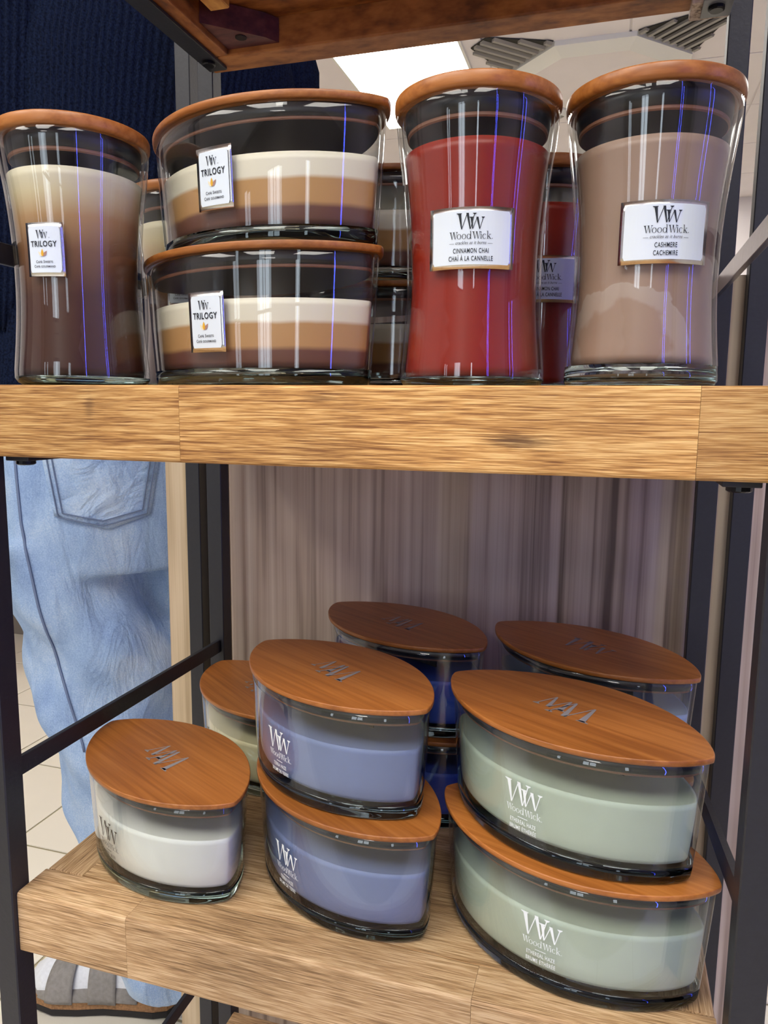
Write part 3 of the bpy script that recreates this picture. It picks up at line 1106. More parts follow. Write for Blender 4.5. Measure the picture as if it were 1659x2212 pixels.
def jar_print(par, mp, cx, cz, l1, l2, w1, w2, mat):
    mapped('logo', place_ww(0, 0.0019, 0.0250), mp, cx, cz, 0.0004, mat, par)
    mapped('wordmark', place_wk(0.0006, -0.0037, 0.0240, 0.0040), mp, cx, cz, 0.0004, mat, par)
    q = merge([bar(0, -0.0060, 0.0065, 0.0004), fit(l1, 0, -0.0102, w1, 0.0025, bold=0.010), fit(l2, 0, -0.0144, w2, 0.0025, bold=0.010)])
    mapped('lettering', q, mp, cx, cz, 0.0004, mat, par)


def oval_candle(loc, rot, s, wax, label, group, glass='clear', base='base_clear', lid_logo=True, logo_flip=True, trilogy=False, prints=None, wick=True, fill=0.66):
    e = empty('oval_candle', loc, label, 'candle', group)
    e.rotation_euler = (0, 0, rot)
    tl = 0.0044 * s                      # lid thickness
    hj = LH * s - tl                     # jar height
    bt = 0.0100 * s                      # base thickness
    a, b = LA * s, LB * s
    mp = make_mapper_oval(s, hj)
    th = 0.0028 * s

    def ring(z, inset=0.0, kk=1.0):
        k = lens_k(max(z, 0), hj) * kk
        return lens(a * k - inset, b * k - inset, z)
    # glass: thin clear wall + solid base in one mesh
    zs = [bt + (hj - bt) * i / 10 for i in range(11)]
    outer = [ring(z) for z in zs]
    rim = [lens(a * 0.972 - 0.0006, b * 0.972 - 0.0006, hj + 0.0003), lens(a * 0.972 - th, b * 0.972 - th, hj + 0.0003)]
    inner = [ring(z, th) for z in reversed(zs)]
    v1, f1 = loft(outer + rim + inner)
    bz = [(0.0, 0.955), (0.0006, 0.975), (0.0018, 0.990), (0.0036, 0.998), (0.006, 1.0)]
    brings = [ring(z * s, 0, kk) for z, kk in bz] + [ring(bt)]
    brings += [ring(bt, th * 0.7), ring(bt, th * 1.6)]
    v2, f2 = loft(brings, True, True, True)
    V, F = merge([(v1, f1), (v2, f2)])
    jar = mesh_obj('glass_jar', V, F, [M[glass], M[base]], e, True)
    idx = [0] * len(f1) + [1] * len(f2)
    jar.data.polygons.foreach_set('material_index', idx)
    # wax
    zf = hj * fill
    wz = [(bt + 0.0004, th + 0.004), (bt + 0.0014 * s, th + 0.0016), (bt + 0.004 * s, th + 0.0006)] + [(bt + (zf - bt) * t, th + 0.0004) for t in (0.3, 0.5, 0.7, 0.9)] + [(zf, th + 0.0005), (zf - 0.0004, th + 0.002)]
    v, f = loft([ring(z, i) for z, i in wz], True, True, True)
    wx = mesh_obj('wax', v, f, M[wax], e, True)
    if wick:
        wv = box('wick', (-0.040 * s, -0.0006, zf - 0.0006), (0.040 * s, 0.0006, zf + 0.0055 * s), M['wick'], e)
    # lid: wooden oval with softened edge, plug below with dark seal
    z0, z1 = hj + 0.0006, hj + tl
    prof = [(z0, 0.0012), (z0 + 0.0006, 0.0002), (z0 + (z1 - z0) * 0.5, 0.0), (z1 - 0.0006, 0.0), (z1 - 0.0002, 0.0002), (z1, 0.0007)]
    v, f = loft([lens(a - i, b - i, z) for z, i in prof], True, True, True)
    lid = mesh_obj('lid', v, f, M['lid'], e, True)
    lid.data.polygons[-1].use_smooth = False
    lid.data.polygons[-2].use_smooth = False
    pi = th + 0.0022
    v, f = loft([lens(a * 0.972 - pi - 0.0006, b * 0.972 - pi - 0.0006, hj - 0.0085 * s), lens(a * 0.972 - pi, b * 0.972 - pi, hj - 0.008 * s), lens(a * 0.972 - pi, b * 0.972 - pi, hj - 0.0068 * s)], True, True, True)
    pl = mesh_obj('plug', v, f, [M['plug'], M['seal_and_shade']], lid)
    pl.data.polygons[len(f) - 2].material_index = 1  # bottom face painted dark for the shade under the plug
    v, f = loft([lens(a * 0.972 - pi + 0.0005, b * 0.972 - pi + 0.0005, hj - 0.0067 * s), lens(a * 0.972 - pi + 0.0013, b * 0.972 - pi + 0.0013, hj - 0.003 * s), lens(a * 0.972 - pi, b * 0.972 - pi, z0 - 0.0001)], True, True, True)
    mesh_obj('seal_ring', v, f, M['seal_and_shade'], lid, True)
    if lid_logo:
        q = place_ww(0, 0, 0.042 * s)
        cy = -0.011 * s
        sg = -1 if logo_flip else 1
        mesh_obj('logo', [(sg * x, sg * (y + cy), z1 + 0.0002) for x, y in q[0]], q[1], M['lid_ink'], lid)
    if trilogy:
        label_trilogy(e, mp, trilogy[0], trilogy[1], s)
    if prints:
        jar_print(jar, mp, *prints)
    return e


def circ(r, z, n=80):
    return [Vector((r * math.cos(2 * math.pi * k / n), r * math.sin(2 * math.pi * k / n), z)) for k in range(n)]


def hour_candle(loc, s, wax, label, group, bt=0.0075, fill=0.805, brand=None, trilogy=None, phi=-math.pi / 2, lid_col='lid'):
    e = empty('hourglass_candle', loc, label, 'candle', group)
    H = 0.165 * s
    tl = 0.0090 * s
    hj = H - tl
    th = 0.0028 * s
    bt *= s
    mp = make_mapper_hour(s, H, phi)

    def R(z):
        return hg_r(z / H) * s
    zs = [bt + (hj - bt) * i / 34 for i in range(35)]
    outer = [circ(R(z), z) for z in zs]
    rim = [circ(R(hj) - 0.0008, hj + 0.0005), circ(R(hj) - th, hj + 0.0005)]
    inner = [circ(R(z) - th, z) for z in reversed(zs)]
    v1, f1 = loft(outer + rim + inner)
    bz = [0.0, 0.0008 * s, 0.002 * s, 0.0035 * s, 0.005 * s]
    br_ = [circ(R(z), z) for z in bz if z < bt] + [circ(R(bt), bt), circ(R(bt) - th * 0.7, bt), circ(R(bt) - th * 1.8, bt - 0.0004)]
    v2, f2 = loft(br_, True, True, True)
    V, F = merge([(v1, f1), (v2, f2)])
    jar = mesh_obj('glass_jar', V, F, [M['clear'], M['base_clear']], e, True)
    jar.data.polygons.foreach_set('material_index', [0] * len(f1) + [1] * len(f2))
    zf = H * fill
    zz = [bt + 0.0004 + (zf - bt - 0.0004) * i / 24 for i in range(25)]
    rings = [circ(R(zz[0]) - th - 0.004, zz[0]), circ(R(zz[0]) - th - 0.0012, zz[0] + 0.0008)] + [circ(R(z) - th - 0.0004, z) for z in zz[1:]]
    rings.append(circ(R(zf) - th - 0.003, zf - 0.0006))
    v, f = loft(rings, True, True, True)
    mesh_obj('wax', v, f, M[wax], e, True)
    wk = box('wick', (-0.007 * s, -0.0007, zf - 0.0008), (0.007 * s, 0.0007, zf + 0.0075 * s), M['wick'], e)
    rl = 0.0487 * s
    z0, z1 = hj + 0.0008, H
    prof = [(z0, rl - 0.0022), (z0 + 0.0008, rl - 0.0008), (z0 + 0.002, rl - 0.0002), (z0 + (z1 - z0) * 0.5, rl), (z1 - 0.0012, rl - 0.0001), (z1 - 0.0004, rl - 0.0005), (z1, rl - 0.0013)]
    v, f = loft([circ(r, z) for z, r in prof], True, True, True)
    lid = mesh_obj('lid', v, f, M['lid'], e, True)
    lid.data.polygons[-1].use_smooth = False
    lid.data.polygons[-2].use_smooth = False
    rp = R(hj) - th - 0.0022
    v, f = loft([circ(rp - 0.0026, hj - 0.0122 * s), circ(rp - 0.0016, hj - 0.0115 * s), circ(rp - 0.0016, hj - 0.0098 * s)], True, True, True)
    pl = mesh_obj('plug', v, f, [M['plug'], M['seal_and_shade']], lid)
    pl.data.polygons[len(f) - 2].material_index = 1  # shade below the plug put into its bottom face colour
    v, f = loft([circ(rp - 0.0012, hj - 0.0097 * s), circ(rp, hj - 0.004 * s), circ(rp, z0 - 0.0001)], True, True, True)
    mesh_obj('seal_ring', v, f, M['seal_and_shade'], lid, True)
    if brand:
        label_brand(e, mp, 0, brand[0], s, *brand[1:])
    if trilogy is not None:
        label_trilogy(e, mp, 0, trilogy, s)
    return e


D = math.radians
zu, zl = HC + ZU + 0.0001, HC + ZL + 0.0001
# ---- upper shelf
gu = 'candles on the upper shelf'
hour_candle((0.0147, 0.4797, zu), 1.0, 'wax_cashmere', 'taupe hourglass candle with white label and frosted arch at its foot', gu, bt=0.0135, fill=0.80, brand=(0.0825, 'CASHMERE', 'CACHEMIRE', 0.0116, 0.0126), phi=D(-77.5))
hour_candle((-0.0837, 0.4624, zu), 1.0, 'wax_red', 'red hourglass candle with white label fully visible at the shelf front', gu, bt=0.0060, fill=0.81, brand=(0.0809, 'CINNAMON CHAI', 'CHAÏ À LA CANNELLE', 0.0192, 0.0240), phi=D(-82.5))
hour_candle((-0.3392, 0.4285, zu), 0.96, 'wax_tri_hour', 'brown to cream hourglass candle with leaf label in front of its twin', gu, bt=0.0060, fill=0.815, trilogy=0.0808, phi=D(-81))
hour_candle((-0.0570, 0.6040, zu), 1.0, 'wax_red', 'red hourglass candle half hidden behind the front red one', gu, bt=0.0060, fill=0.81, brand=(0.0809, 'CINNAMON CHAI', 'CHAÏ À LA CANNELLE', 0.0192, 0.0240), phi=D(-80))
hour_candle((-0.3375, 0.5650, zu), 0.96, 'wax_tri_hour', 'brown to cream hourglass candle half hidden behind its twin and oval stack', gu, bt=0.0060, fill=0.815, trilogy=0.0808, phi=D(-70))
SU = 1.10
oval_candle((-0.2308, 0.4676, zu), -0.2683, SU, 'wax_tri_oval', 'lower oval three layer coffee coloured candle of the front stack', gu, trilogy=(0.0065, 0.46 * LH * SU), lid_logo=True)
oval_candle((-0.2280, 0.4760, zu + LH * SU + 0.0003), -0.306, SU, 'wax_tri_oval', 'upper oval three layer coffee coloured candle of the front stack', gu, trilogy=(0.0085, 0.475 * LH * SU), lid_logo=True)
oval_candle((-0.2060, 0.6150, zu), -0.25, SU, 'wax_tri_oval', 'lower oval three layer candle of the stack behind the coffee coloured stack', gu, trilogy=(0.0, 0.46 * LH * SU))
oval_candle((-0.2060, 0.6150, zu + LH * SU + 0.0003), -0.25, SU, 'wax_tri_oval', 'upper oval three layer candle of the stack behind the coffee coloured stack', gu, trilogy=(0.0, 0.46 * LH * SU))
# ---- lower shelf
gl = 'oval candles on the lower shelf'
kw = dict(glass='smoke', base='base_smoke')
zz2 = zl + LH + 0.0003
pg = ('ETHEREAL HAZE', 'BRUME ÉTHÉRÉE', 0.0172, 0.0178)
pb = ('TERRA HAZE', 'BRUME DE TERRE', 0.0140, 0.0182)
pw_ = ('IIIII IIII', 'IIIIII II IIIII', 0.0150, 0.0190)   # too foreshortened to read in the photograph
cz_ = 0.395 * LH
oval_candle((-0.0125, 0.4480, zl), -0.3564, 1, 'wax_green', 'pale green oval candle at the bottom of the green stack', gl, prints=(0.006, cz_ + 0.002, *pg, M['ink_white']), **kw)
oval_candle((-0.0167, 0.4536, zz2), -0.4972, 1, 'wax_green', 'pale green oval candle on top of the green stack', gl, prints=(0.0025, cz_, *pg, M['ink_white']), **kw)
oval_candle((-0.1672, 0.4646, zl), -0.5576, 1, 'wax_blue', 'periwinkle oval candle at the bottom of the front blue stack', gl, prints=(0.0, cz_, *pb, M['ink_white']), **kw)
oval_candle((-0.1756, 0.4727, zz2), -0.5451, 1, 'wax_blue', 'periwinkle oval candle on top of the front blue stack', gl, prints=(0.0, cz_, *pb, M['ink_white']), **kw)
oval_candle((-0.3045, 0.4570, zl), -0.4964, 1, 'wax_white', 'white oval candle with dark print standing alone by the left post', gl, prints=(0.004, cz_, *pw_, M['ink_brown']))
oval_candle((-0.3000, 0.6063, zl), -0.6496, 1, 'wax_cream', 'cream oval candle standing behind the white one', gl, prints=(0.0, cz_, *pw_, M['ink_brown']))
oval_candle((-0.1623, 0.6009, zl), -0.5306, 1, 'wax_navy', 'deep blue oval candle at the bottom of the rear stack', gl, prints=(0.0, cz_, *pb, M['ink_white']), **kw)
oval_candle((-0.1623, 0.6009, zz2), -0.5306, 1, 'wax_navy', 'deep blue oval candle under dark lid on top of rear stack', gl, prints=(0.0, cz_, *pb, M['ink_white']), **kw)
oval_candle((-0.0080, 0.5840, zl), -0.5502, 1, 'wax_lilac', 'pale lilac oval candle hidden at the bottom behind the green stack', gl, **kw)
oval_candle((-0.0080, 0.5840, zz2), -0.5502, 1, 'wax_lilac', 'pale lilac oval candle with dark lid behind the green stack', gl, logo_flip=False, **kw)

# ================================================================ PERSON BEHIND THE SHELVES
per = empty('person', (-0.74, 1.04, 0), 'person in navy ribbed jumper and light blue jeans standing behind the shelves', 'person')
PO = Vector((-0.74, 1.04, 0))
fa = Vector((-0.80, 0.60, 0))               # facing: away to the left
la = Vector((-fa.y, fa.x, 0))               # the person's left, towards the camera


def ell_ring(c, hl, hf, n, rib=0, amp=0.0, ph=0.0, pw=2.3, tilt=None):
    """superellipse section: half width hl along `la`, half depth hf along `fa`"""
    out = []
    for k in range(n):
        t = 2 * math.pi * k / n + ph
        ct, st = math.cos(t), math.sin(t)
        x = math.copysign(abs(ct) ** (2 / pw), ct)
        y = math.copysign(abs(st) ** (2 / pw), st)
        m_ = 1.0
        p = la * (x * hl) + fa * (y * hf)
        if rib:
            p += p.normalized() * amp * math.cos(rib * t)
        out.append(Vector(c) - PO + p)
    return out


def remesh_obj(name, parts, mat, voxel, smooth_it=6):
    V, F = merge(parts)
    o = mesh_obj(name, V, F, mat, per, True)
    r = o.modifiers.new('skin', 'REMESH')
    r.mode = 'VOXEL'
    r.voxel_size = voxel
    r.use_smooth_shade = True
    s = o.modifiers.new('soft', 'SMOOTH')
    s.iterations = smooth_it
    s.factor = 0.5
    return o


# key points (world)
pel = Vector((-0.775, 1.03, 0.86))
chest = Vector((-0.685, 1.065, 1.52))
neck = Vector((-0.69, 1.07, 1.650))
head = Vector((-0.72, 1.09, 1.785))
shL = chest + la * 0.185 + Vector((0, 0, 0.055))
shR = chest - la * 0.185 + Vector((0, 0, 0.055))
elL = Vector((-0.825, 0.905, 1.16))
haL = Vector((-0.937, 0.995, 1.235))
elR = Vector((-0.575, 1.30, 1.20))
haR = Vector((-0.80, 1.40, 1.20))
hipL, hipR = pel + la * 0.08 + Vector((0, 0, -0.04)), pel - la * 0.085 + Vector((0, 0, -0.04))
knL, knR = Vector((-0.748, 0.985, 0.47)), Vector((-0.64, 1.16, 0.47))
anL, anR = Vector((-0.700, 0.978, 0.085)), Vector((-0.60, 1.16, 0.085))
Lp = lambda p: Vector(p) - PO


def hand(wrist, d, palm_n, thumb_side):
    """palm and five fingers, curled; returns parts in person space"""
    d = d.normalized()
    n = (palm_n - d * palm_n.dot(d)).normalized()
    s = d.cross(n) * thumb_side
    parts = []
    rings = []
    for t, w2, h2 in ((0, 0.022, 0.016), (0.03, 0.034, 0.016), (0.06, 0.038, 0.014), (0.078, 0.036, 0.011)):
        c = wrist + d * t
        rings.append([Lp(c + s * (w2 * math.cos(q)) + n * (h2 * math.sin(q))) for q in [2 * math.pi * k / 12 for k in range(12)]])
    parts.append(loft(rings, True, True, True))
    for i, (off, ln, r) in enumerate(((0.028, 0.062, 0.0085), (0.0095, 0.07, 0.0088), (-0.009, 0.066, 0.0085), (-0.027, 0.052, 0.0075))):
        a = wrist + d * 0.072 + s * off
        pts = [a]
        ang = 0.35
        for seg in (0.45, 0.3, 0.25):
            ang += 0.38
            pts.append(pts[-1] + (d * math.cos(ang) + n * math.sin(ang)) * ln * seg)
        parts.append(tube([Lp(p) for p in pts], [r, r, r * 0.92, r * 0.7], 10))
    a = wrist + d * 0.022 + s * 0.028
    b = a + (d * 0.6 + s * 0.7 + n * 0.4).normalized() * 0.034
    c = b + (d * 0.85 + s * 0.1 + n * 0.5).normalized() * 0.028
    parts.append(tube([Lp(a), Lp(b), Lp(c)], [0.0115, 0.010, 0.0075], 10))
    return parts


bp_ = []
bp_.append(loft([ell_ring(pel + Vector((0, 0, -0.08)), 0.10, 0.085, 24), ell_ring(pel, 0.14, 0.10, 24), ell_ring(pel.lerp(chest, 0.4), 0.125, 0.09, 24),
                 ell_ring(chest, 0.155, 0.105, 24), ell_ring(chest + Vector((0, 0, 0.07)), 0.13, 0.08, 24), ell_ring(neck - Vector((0, 0, 0.015)), 0.06, 0.055, 24)], True, True, True))
bp_.append(tube([Lp(neck - Vector((0, 0, 0.06))), Lp(neck), Lp(head - Vector((0, 0, 0.03)))], [0.056, 0.05, 0.052], 16))
hd = []
for t, hw, hf_, fo in ((-0.105, 0.030, 0.036, 0.045), (-0.085, 0.048, 0.058, 0.03), (-0.05, 0.060, 0.078, 0.012), (0.0, 0.068, 0.088, 0.0), (0.045, 0.069, 0.09, -0.004), (0.08, 0.058, 0.078, -0.006), (0.102, 0.03, 0.045, -0.008)):
    hd.append(ell_ring(head + fa * fo + Vector((0, 0, t)), hw, hf_, 24, pw=2.0))
bp_.append(loft(hd, True, True, True))
ns = head + fa * 0.088
bp_.append(tube([Lp(ns + Vector((0, 0, 0.018))), Lp(ns + fa * 0.012 + Vector((0, 0, -0.022))), Lp(ns + Vector((0, 0, -0.034)))], [0.007, 0.012, 0.009], 8))
for s_ in (1, -1):
    ear = head + la * 0.070 * s_ - fa * 0.008
    bp_.append(tube([Lp(ear + Vector((0, 0, 0.026))), Lp(ear + la * 0.008 * s_), Lp(ear + Vector((0, 0, -0.028)))], [0.008, 0.012, 0.007], 8))
for sh, el, ha in ((shL, elL, haL), (shR, elR, haR)):
    bp_.append(tube([Lp(chest.lerp(sh, 0.6)), Lp(sh), Lp(sh.lerp(el, 0.5)), Lp(el), Lp(el.lerp(ha, 0.5)), Lp(ha)], [0.05, 0.05, 0.042, 0.036, 0.033, 0.023], 14))
for hp, kn, an in ((hipL, knL, anL), (hipR, knR, anR)):
    bp_.append(tube([Lp(hp), Lp(hp.lerp(kn, 0.5)), Lp(kn), Lp(kn.lerp(an, 0.35)), Lp(an)], [0.082, 0.072, 0.054, 0.05, 0.034], 16))
bp_ += hand(haL, Vector((0.02, 0.03, 1.0)), Vector((0.75, 0.6, 0.1)), 1)
bp_ += hand(haR, Vector((-0.7, 0.1, 0.2)), Vector((0, 0.2, 1)), -1)
remesh_obj('body', bp_, M['skin'], 0.0042, 3)
# face marks: eyes, mouth
for s_ in (1, -1):
    c = head + fa * 0.083 + la * 0.029 * s_ + Vector((0, 0, 0.006))
    bm = bmesh.new()
    bmesh.ops.create_uvsphere(bm, u_segments=12, v_segments=8, radius=0.0105)
    for v in bm.verts:
        v.co += Lp(c)
    bm_obj('eye', bm, M['sock'], per, True)
    bm = bmesh.new()
    bmesh.ops.create_uvsphere(bm, u_segments=10, v_segments=6, radius=0.0055)
    for v in bm.verts:
        v.co += Lp(c + fa * 0.0062)
    bm_obj('iris', bm, M['hair'], per, True)
mo = head + fa * 0.094 + Vector((0, 0, -0.055))
v, f = tube([Lp(mo - la * 0.022 - fa * 0.008), Lp(mo), Lp(mo + la * 0.022 - fa * 0.008)], [0.003, 0.006, 0.003], 8)
mesh_obj('lips', v, f, plain('lip skin', srgb(176, 104, 98), 0.5), per, True)
# hair cap
hr = []
for t, hw, hf_, fo in ((-0.075, 0.058, 0.052, -0.050), (-0.02, 0.074, 0.072, -0.030), (0.03, 0.077, 0.088, -0.016), (0.07, 0.071, 0.090, -0.010), (0.098, 0.052, 0.070, -0.008), (0.115, 0.022, 0.03, -0.008)):
    hr.append(ell_ring(head + fa * fo + Vector((0, 0, t)), hw, hf_, 28, rib=14, amp=0.0015, pw=2.0))
v, f = loft(hr, True, True, True)
mesh_obj('hair', v, f, M['hair'], per, True)

# ---- ribbed jumper: body and two sleeves, ribs modelled
NR = 132
sec = [(0.0, 0.178, 0.140), (0.01, 0.186, 0.148), (0.08, 0.192, 0.152), (0.2, 0.196, 0.152), (0.4, 0.200, 0.150), (0.6, 0.208, 0.150), (0.75, 0.214, 0.148), (0.86, 0.206, 0.140), (0.93, 0.178, 0.120), (0.97, 0.13, 0.095), (1.0, 0.078, 0.072)]
hem_z, top_z = 0.985, 1.650


def torso_c(z):
    t = (z - pel.z) / (chest.z - pel.z)
    return pel.lerp(chest, t) if z < chest.z else Vector((chest.x, chest.y, z)).lerp(Vector((neck.x, neck.y, z)), (z - chest.z) / 0.12)


rings = []
for i in range(41):
    t = i / 40
    for (a, la1, fa1), (b, lb1, fb1) in zip(sec[:-1], sec[1:]):
        if a <= t <= b:
            q = (t - a) / (b - a)
            hl, hf_ = la1 + (lb1 - la1) * q, fa1 + (fb1 - fa1) * q
            break
    z = hem_z + (top_z - hem_z) * t
    c = torso_c(z)
    c = Vector((c.x, c.y, z))
    fold = 0.004 * math.sin(9 * t + 1)
    rings.append(ell_ring(c, hl + fold, hf_ + fold, NR * 4, rib=NR, amp=0.0019, pw=2.25))
v, f = loft(rings, True, True, True)
parts = [(v, f)]
for sh, el, ha in ((shL, elL, haL), (shR, elR, haR)):
    s0 = chest.lerp(sh, 0.45) + Vector((0, 0, 0.012))
    path = [s0, sh + Vector((0, 0, 0.0)), sh.lerp(el, 0.25), sh.lerp(el, 0.5), sh.lerp(el, 0.75), sh.lerp(el, 0.93), el + (el - sh).normalized() * 0.012, el.lerp(ha, 0.12), el.lerp(ha, 0.35), el.lerp(ha, 0.6), el.lerp(ha, 0.82), el.lerp(ha, 0.92)]
    rad = [0.088, 0.084, 0.078, 0.072, 0.068, 0.066, 0.062, 0.062, 0.058, 0.052, 0.046, 0.038]
    # resample finely so that the sleeve can bunch at the elbow
    P2, R2 = [], []
    for i in range(len(path) - 1):
        for k in range(5):
            t = k / 5
            P2.append(Lp(path[i].lerp(path[i + 1], t)))
            R2.append((rad[i] + (rad[i + 1] - rad[i]) * t) * (1 + 0.035 * math.sin(2.3 * (i + t)) * (1 if i > 4 else 0.3)))
    P2.append(Lp(path[-1]))
    R2.append(rad[-1])
    n = 50 * 4
    v, f = tube(P2, R2, n)
    # ribs along the sleeve
    vv = []
    for i, p in enumerate(v):
        ctr = P2[i // n]
        d = Vector(p) - ctr
        vv.append(Vector(p) + d.normalized() * 0.0018 * math.cos(2 * math.pi * 50 * (i % n) / n))
    parts.append((vv, f))
V, F = merge(parts)
mesh_obj('jumper', V, F, M['knit'], per, True)

# ---- jeans: waist, seat and two wide legs, one surface
jp = []
jp.append(loft([ell_ring(pel + Vector((0.005, 0, -0.10)), 0.165, 0.140, 32), ell_ring(pel + Vector((0, 0, -0.03)), 0.176, 0.148, 32), ell_ring(pel + Vector((0, 0, 0.05)), 0.172, 0.142, 32), ell_ring(pel + Vector((0.01, 0, 0.12)), 0.160, 0.128, 32), ell_ring(pel + Vector((0.012, 0, 0.135)), 0.155, 0.124, 32)], True, True, True))


def leg(path, secs, n=40, ph=0.0):
    rings = []
    m_ = 44
    for i in range(m_ + 1):
        t = i / m_ * (len(path) - 1)
        k = min(int(t), len(path) - 2)
        q = t - k
        q2 = q * q * (3 - 2 * q)
        c = path[k].lerp(path[k + 1], q)
        hl = secs[k][0] + (secs[k + 1][0] - secs[k][0]) * q2
        hf_ = secs[k][1] + (secs[k + 1][1] - secs[k][1]) * q2
        r = []
        for j in range(n):
            a = 2 * math.pi * j / n
            x, y = math.cos(a), math.sin(a)
            wr = 0.0075 * math.sin(3 * a - 19 * c.z + ph) ** 3 + 0.006 * math.sin(2 * a - 34 * c.z + 1.3 + ph) + 0.003 * math.sin(5 * a + 52 * c.z)
            r.append(Lp(c + la * x * (hl + wr) + fa * y * (hf_ + wr)))
        rings.append(r)
    return loft(rings, True, True, True)


jp.append(leg([hipL + Vector((-0.028, 0.0, -0.01)), Vector((-0.785, 0.995, 0.66)), Vector((-0.742, 0.985, 0.47)), Vector((-0.702, 0.98, 0.28)), Vector((-0.672, 0.99, 0.075))], [(0.115, 0.138), (0.112, 0.128), (0.102, 0.114), (0.092, 0.100), (0.084, 0.094)]))
jp.append(leg([hipR + Vector((0.02, 0.0, -0.01)), Vector((-0.665, 1.14, 0.66)), Vector((-0.64, 1.16, 0.47)), Vector((-0.62, 1.16, 0.28)), Vector((-0.60, 1.165, 0.075))], [(0.115, 0.135), (0.112, 0.125), (0.106, 0.112), (0.100, 0.102), (0.092, 0.096)], ph=2.0))
jeans = remesh_obj('jeans', jp, M['denim'], 0.0065, 8)


def projected(name, pts2d, faces, origin, ex, ez, mat, off):
    """flat patch that is wrapped onto the jeans along the patch normal"""
    nrm = ex.cross(ez)
    verts = [Lp(origin + ex * x + ez * y) for x, y in pts2d]
    o = mesh_obj(name, [(0, 0, 0)] * len(verts), faces, mat, None, True)
    # local frame so that the projection axis is local z
    mw = Matrix.Identity(4)
    for i in range(3):
        mw[i][0], mw[i][1], mw[i][2] = ex[i], ez[i], nrm[i]
        mw[i][3] = Lp(origin)[i]
    for v, (x, y) in zip(o.data.vertices, pts2d):
        v.co = (x, y, 0)
    o.parent = jeans
    o.matrix_local = mw
    sw = o.modifiers.new('wrap', 'SHRINKWRAP')
    sw.target = jeans
    sw.wrap_method = 'PROJECT'
    sw.use_project_z = True
    sw.use_negative_direction = True
    sw.use_positive_direction = False
    sw.offset = off
    sw.project_limit = 0.4
    so = o.modifiers.new('thick', 'SOLIDIFY')
    so.thickness = 0.0016
    so.offset = -1
    return o


ex = Vector((0.83, 0.557, 0)).normalized()         # across the view of the seat
ez = Vector((0, 0, 1))
org = Vector((-0.62, 0.76, 0))                      # patches start in front of the seat
# back pocket outline (x along ex, y up), measured from the photograph
po = Vector((-0.688, 0.895, 0.912))
poly = lambda y: (-0.082 + 0.16 * max(0, (0.02 - y)) * 0.9, 0.088 - 0.10 * max(0, (0.02 - y)))
V2, F2 = [], []
nu, nv = 16, 14
for j in range(nv + 1):
    for i in range(nu + 1):
        u = i / nu
        yb = -0.060 - 0.020 * (1 - abs(2 * u - 1.1))
        yt = 0.060 - 0.012 * u
        y = yb + (yt - yb) * j / nv
        xl_, xr_ = -0.085 + 0.02 * (1 - j / nv), 0.085 - 0.02 * (1 - j / nv)
        V2.append((xl_ + (xr_ - xl_) * u, y))
for j in range(nv):
    for i in range(nu):
        a = j * (nu + 1) + i
        F2.append((a, a + 1, a + nu + 2, a + nu + 1))
projected('pocket', V2, F2, po, ex, ez, M['denim'], 0.003)


def strip(pts, wd):
    V2, F2 = [], []
    for i, p in enumerate(pts):
        a, b = Vector(pts[max(i - 1, 0)]), Vector(pts[min(i + 1, len(pts) - 1)])
        d = (b - a).normalized()
        nn = Vector((-d.y, d.x)) * wd / 2
        V2 += [(p[0] + nn.x, p[1] + nn.y), (p[0] - nn.x, p[1] - nn.y)]
        if i:
            k = 2 * i
            F2.append((k - 2, k - 1, k + 1, k))
    return V2, F2


def dense(pts, m=10):
    out = []
    for a, b in zip(pts[:-1], pts[1:]):
        for k in range(m):
            t = k / m
            out.append((a[0] + (b[0] - a[0]) * t, a[1] + (b[1] - a[1]) * t))
    return out + [pts[-1]]


edge = [(-0.078, 0.058), (-0.060, -0.060), (0.000, -0.074), (0.060, -0.060), (0.079, 0.046)]
for ins in (1.0, 0.90):
    V2, F2 = strip(dense([(x * ins, y * ins) for x, y in edge]), 0.0015)
    projected('seam', V2, F2, po, ex, ez, M['stitch'], 0.0058)
V2, F2 = strip(dense([(-0.118, 0.03), (-0.112, -0.07), (-0.094, -0.19), (-0.073, -0.29), (-0.042, -0.40), (-0.020, -0.50), (-0.005, -0.60)]), 0.003)
projected('seam', V2, F2, po, ex, ez, M['stitch'], 0.003)


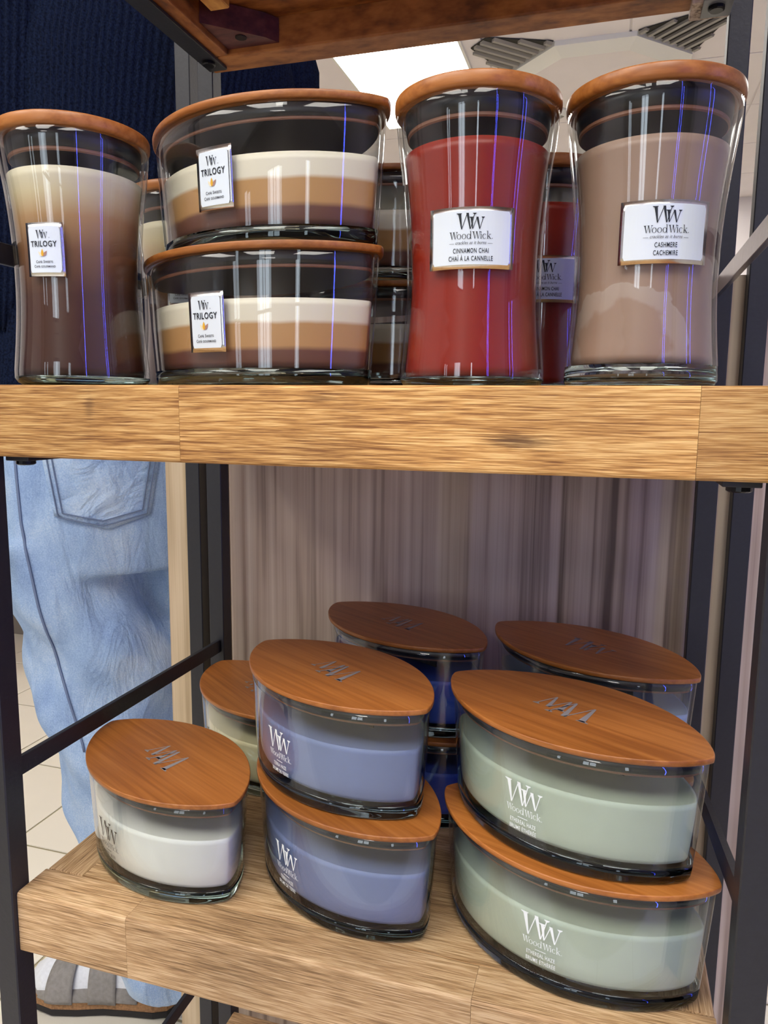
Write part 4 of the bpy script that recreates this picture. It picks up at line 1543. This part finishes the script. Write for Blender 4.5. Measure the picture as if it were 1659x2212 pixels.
# ---- sandals over white socks
def sandal(heel, toe):
    d = (toe - heel)
    L = d.length
    d.normalize()
    s = Vector((-d.y, d.x, 0))
    par = per
    out = []
    prof = [(0.0, 0.018), (0.03, 0.030), (0.12, 0.036), (0.3, 0.036), (0.45, 0.037), (0.62, 0.044), (0.78, 0.048), (0.9, 0.042), (0.97, 0.028), (1.0, 0.012)]

    def outline(z, g=0.0, lift=0.0):
        a = [Lp(heel + d * (t * L) + s * (wd + g) + Vector((0, 0, z + lift * max(0, t - 0.75)))) for t, wd in prof]
        b = [Lp(heel + d * (t * L) - s * (wd + g) + Vector((0, 0, z + lift * max(0, t - 0.75)))) for t, wd in reversed(prof)]
        return a + b
    v, f = loft([outline(0.0005, -0.002, 0.04), outline(0.004, 0.001, 0.03), outline(0.014, 0.001, 0.03)], True, True, True)
    so = mesh_obj('sandal', v, f, M['sole'], par)
    v, f = loft([outline(0.0142, 0.0, 0.03), outline(0.030, -0.001, 0.02), outline(0.033, -0.004, 0.02)], True, True, True)
    mesh_obj('footbed', v, f, M['cork'], so)
    # sock foot: lofted across the length
    rings = []
    for t, wd, h in ((0.02, 0.012, 0.03), (0.06, 0.026, 0.062), (0.15, 0.032, 0.085), (0.28, 0.034, 0.095), (0.42, 0.034, 0.078), (0.6, 0.038, 0.056), (0.78, 0.042, 0.04), (0.9, 0.037, 0.032), (0.97, 0.022, 0.022)):
        c = heel + d * (t * L) + Vector((0, 0, 0.034))
        rings.append([Lp(c + s * wd * math.cos(a) + Vector((0, 0, h * max(0, math.sin(a)) if math.sin(a) > 0 else -0.003))) for a in [2 * math.pi * k / 24 for k in range(24)]])
    v, f = loft(rings, True, True, True)
    mesh_obj('sock', v, f, M['sock'], so, True)
    # side wall of suede and two wide straps
    hts = lambda t: 0.034 + (0.095 if t < 0.3 else 0.095 - (t - 0.3) * 0.115)

    def strap(t0, t1, up_, grow, nm, n=24, a0=-0.06, a1=None):
        a1 = math.pi + 0.06 if a1 is None else a1
        V, F = [], []
        m_ = 6
        for i in range(m_ + 1):
            t = t0 + (t1 - t0) * i / m_
            wd = 0.0
            for (ta, wa), (tb, wb) in zip(prof[:-1], prof[1:]):
                if ta <= t <= tb:
                    wd = wa + (wb - wa) * (t - ta) / (tb - ta)
            h = (hts(t) - 0.034) * up_
            for k in range(n + 1):
                a = a0 + (a1 - a0) * k / n
                c = heel + d * (t * L) + Vector((0, 0, 0.030))
                V.append(Lp(c + s * (wd + grow - 0.003) * math.cos(a) + Vector((0, 0, (h + grow) * max(-0.12, math.sin(a))))))
        for i in range(m_):
            for k in range(n):
                q = i * (n + 1) + k
                F.append((q, q + 1, q + n + 2, q + n + 1))
        o = mesh_obj(nm, V, F, M['suede'], so, True)
        sd = o.modifiers.new('thick', 'SOLIDIFY')
        sd.thickness = 0.003
        sd.offset = 1
        return o
    strap(0.64, 0.82, 1.0, 0.004, 'strap')
    strap(0.36, 0.54, 0.96, 0.004, 'strap')
    strap(0.22, 0.93, 0.42, 0.002, 'upper', a0=-0.06, a1=0.9)
    strap(0.22, 0.93, 0.42, 0.002, 'upper', a0=math.pi - 0.9, a1=math.pi + 0.06)
    for t in (0.73, 0.45):
        c = heel + d * (t * L) + Vector((0, 0, hts(t) + 0.006)) + s * 0.012
        bm = box_bm((-0.010, -0.006, 0), (0.010, 0.006, 0.002), 0.0006, 1)
        rz = Matrix.Rotation(math.atan2(d.y, d.x), 4, 'Z')
        for vv_ in bm.verts:
            vv_.co = rz @ vv_.co + Lp(c)
        bm_obj('buckle', bm, M['steel'], so)
    return so


sandal(Vector((-0.655, 0.995, 0)), Vector((-0.905, 0.945, 0)))
sandal(Vector((-0.560, 1.165, 0)), Vector((-0.790, 1.245, 0)))
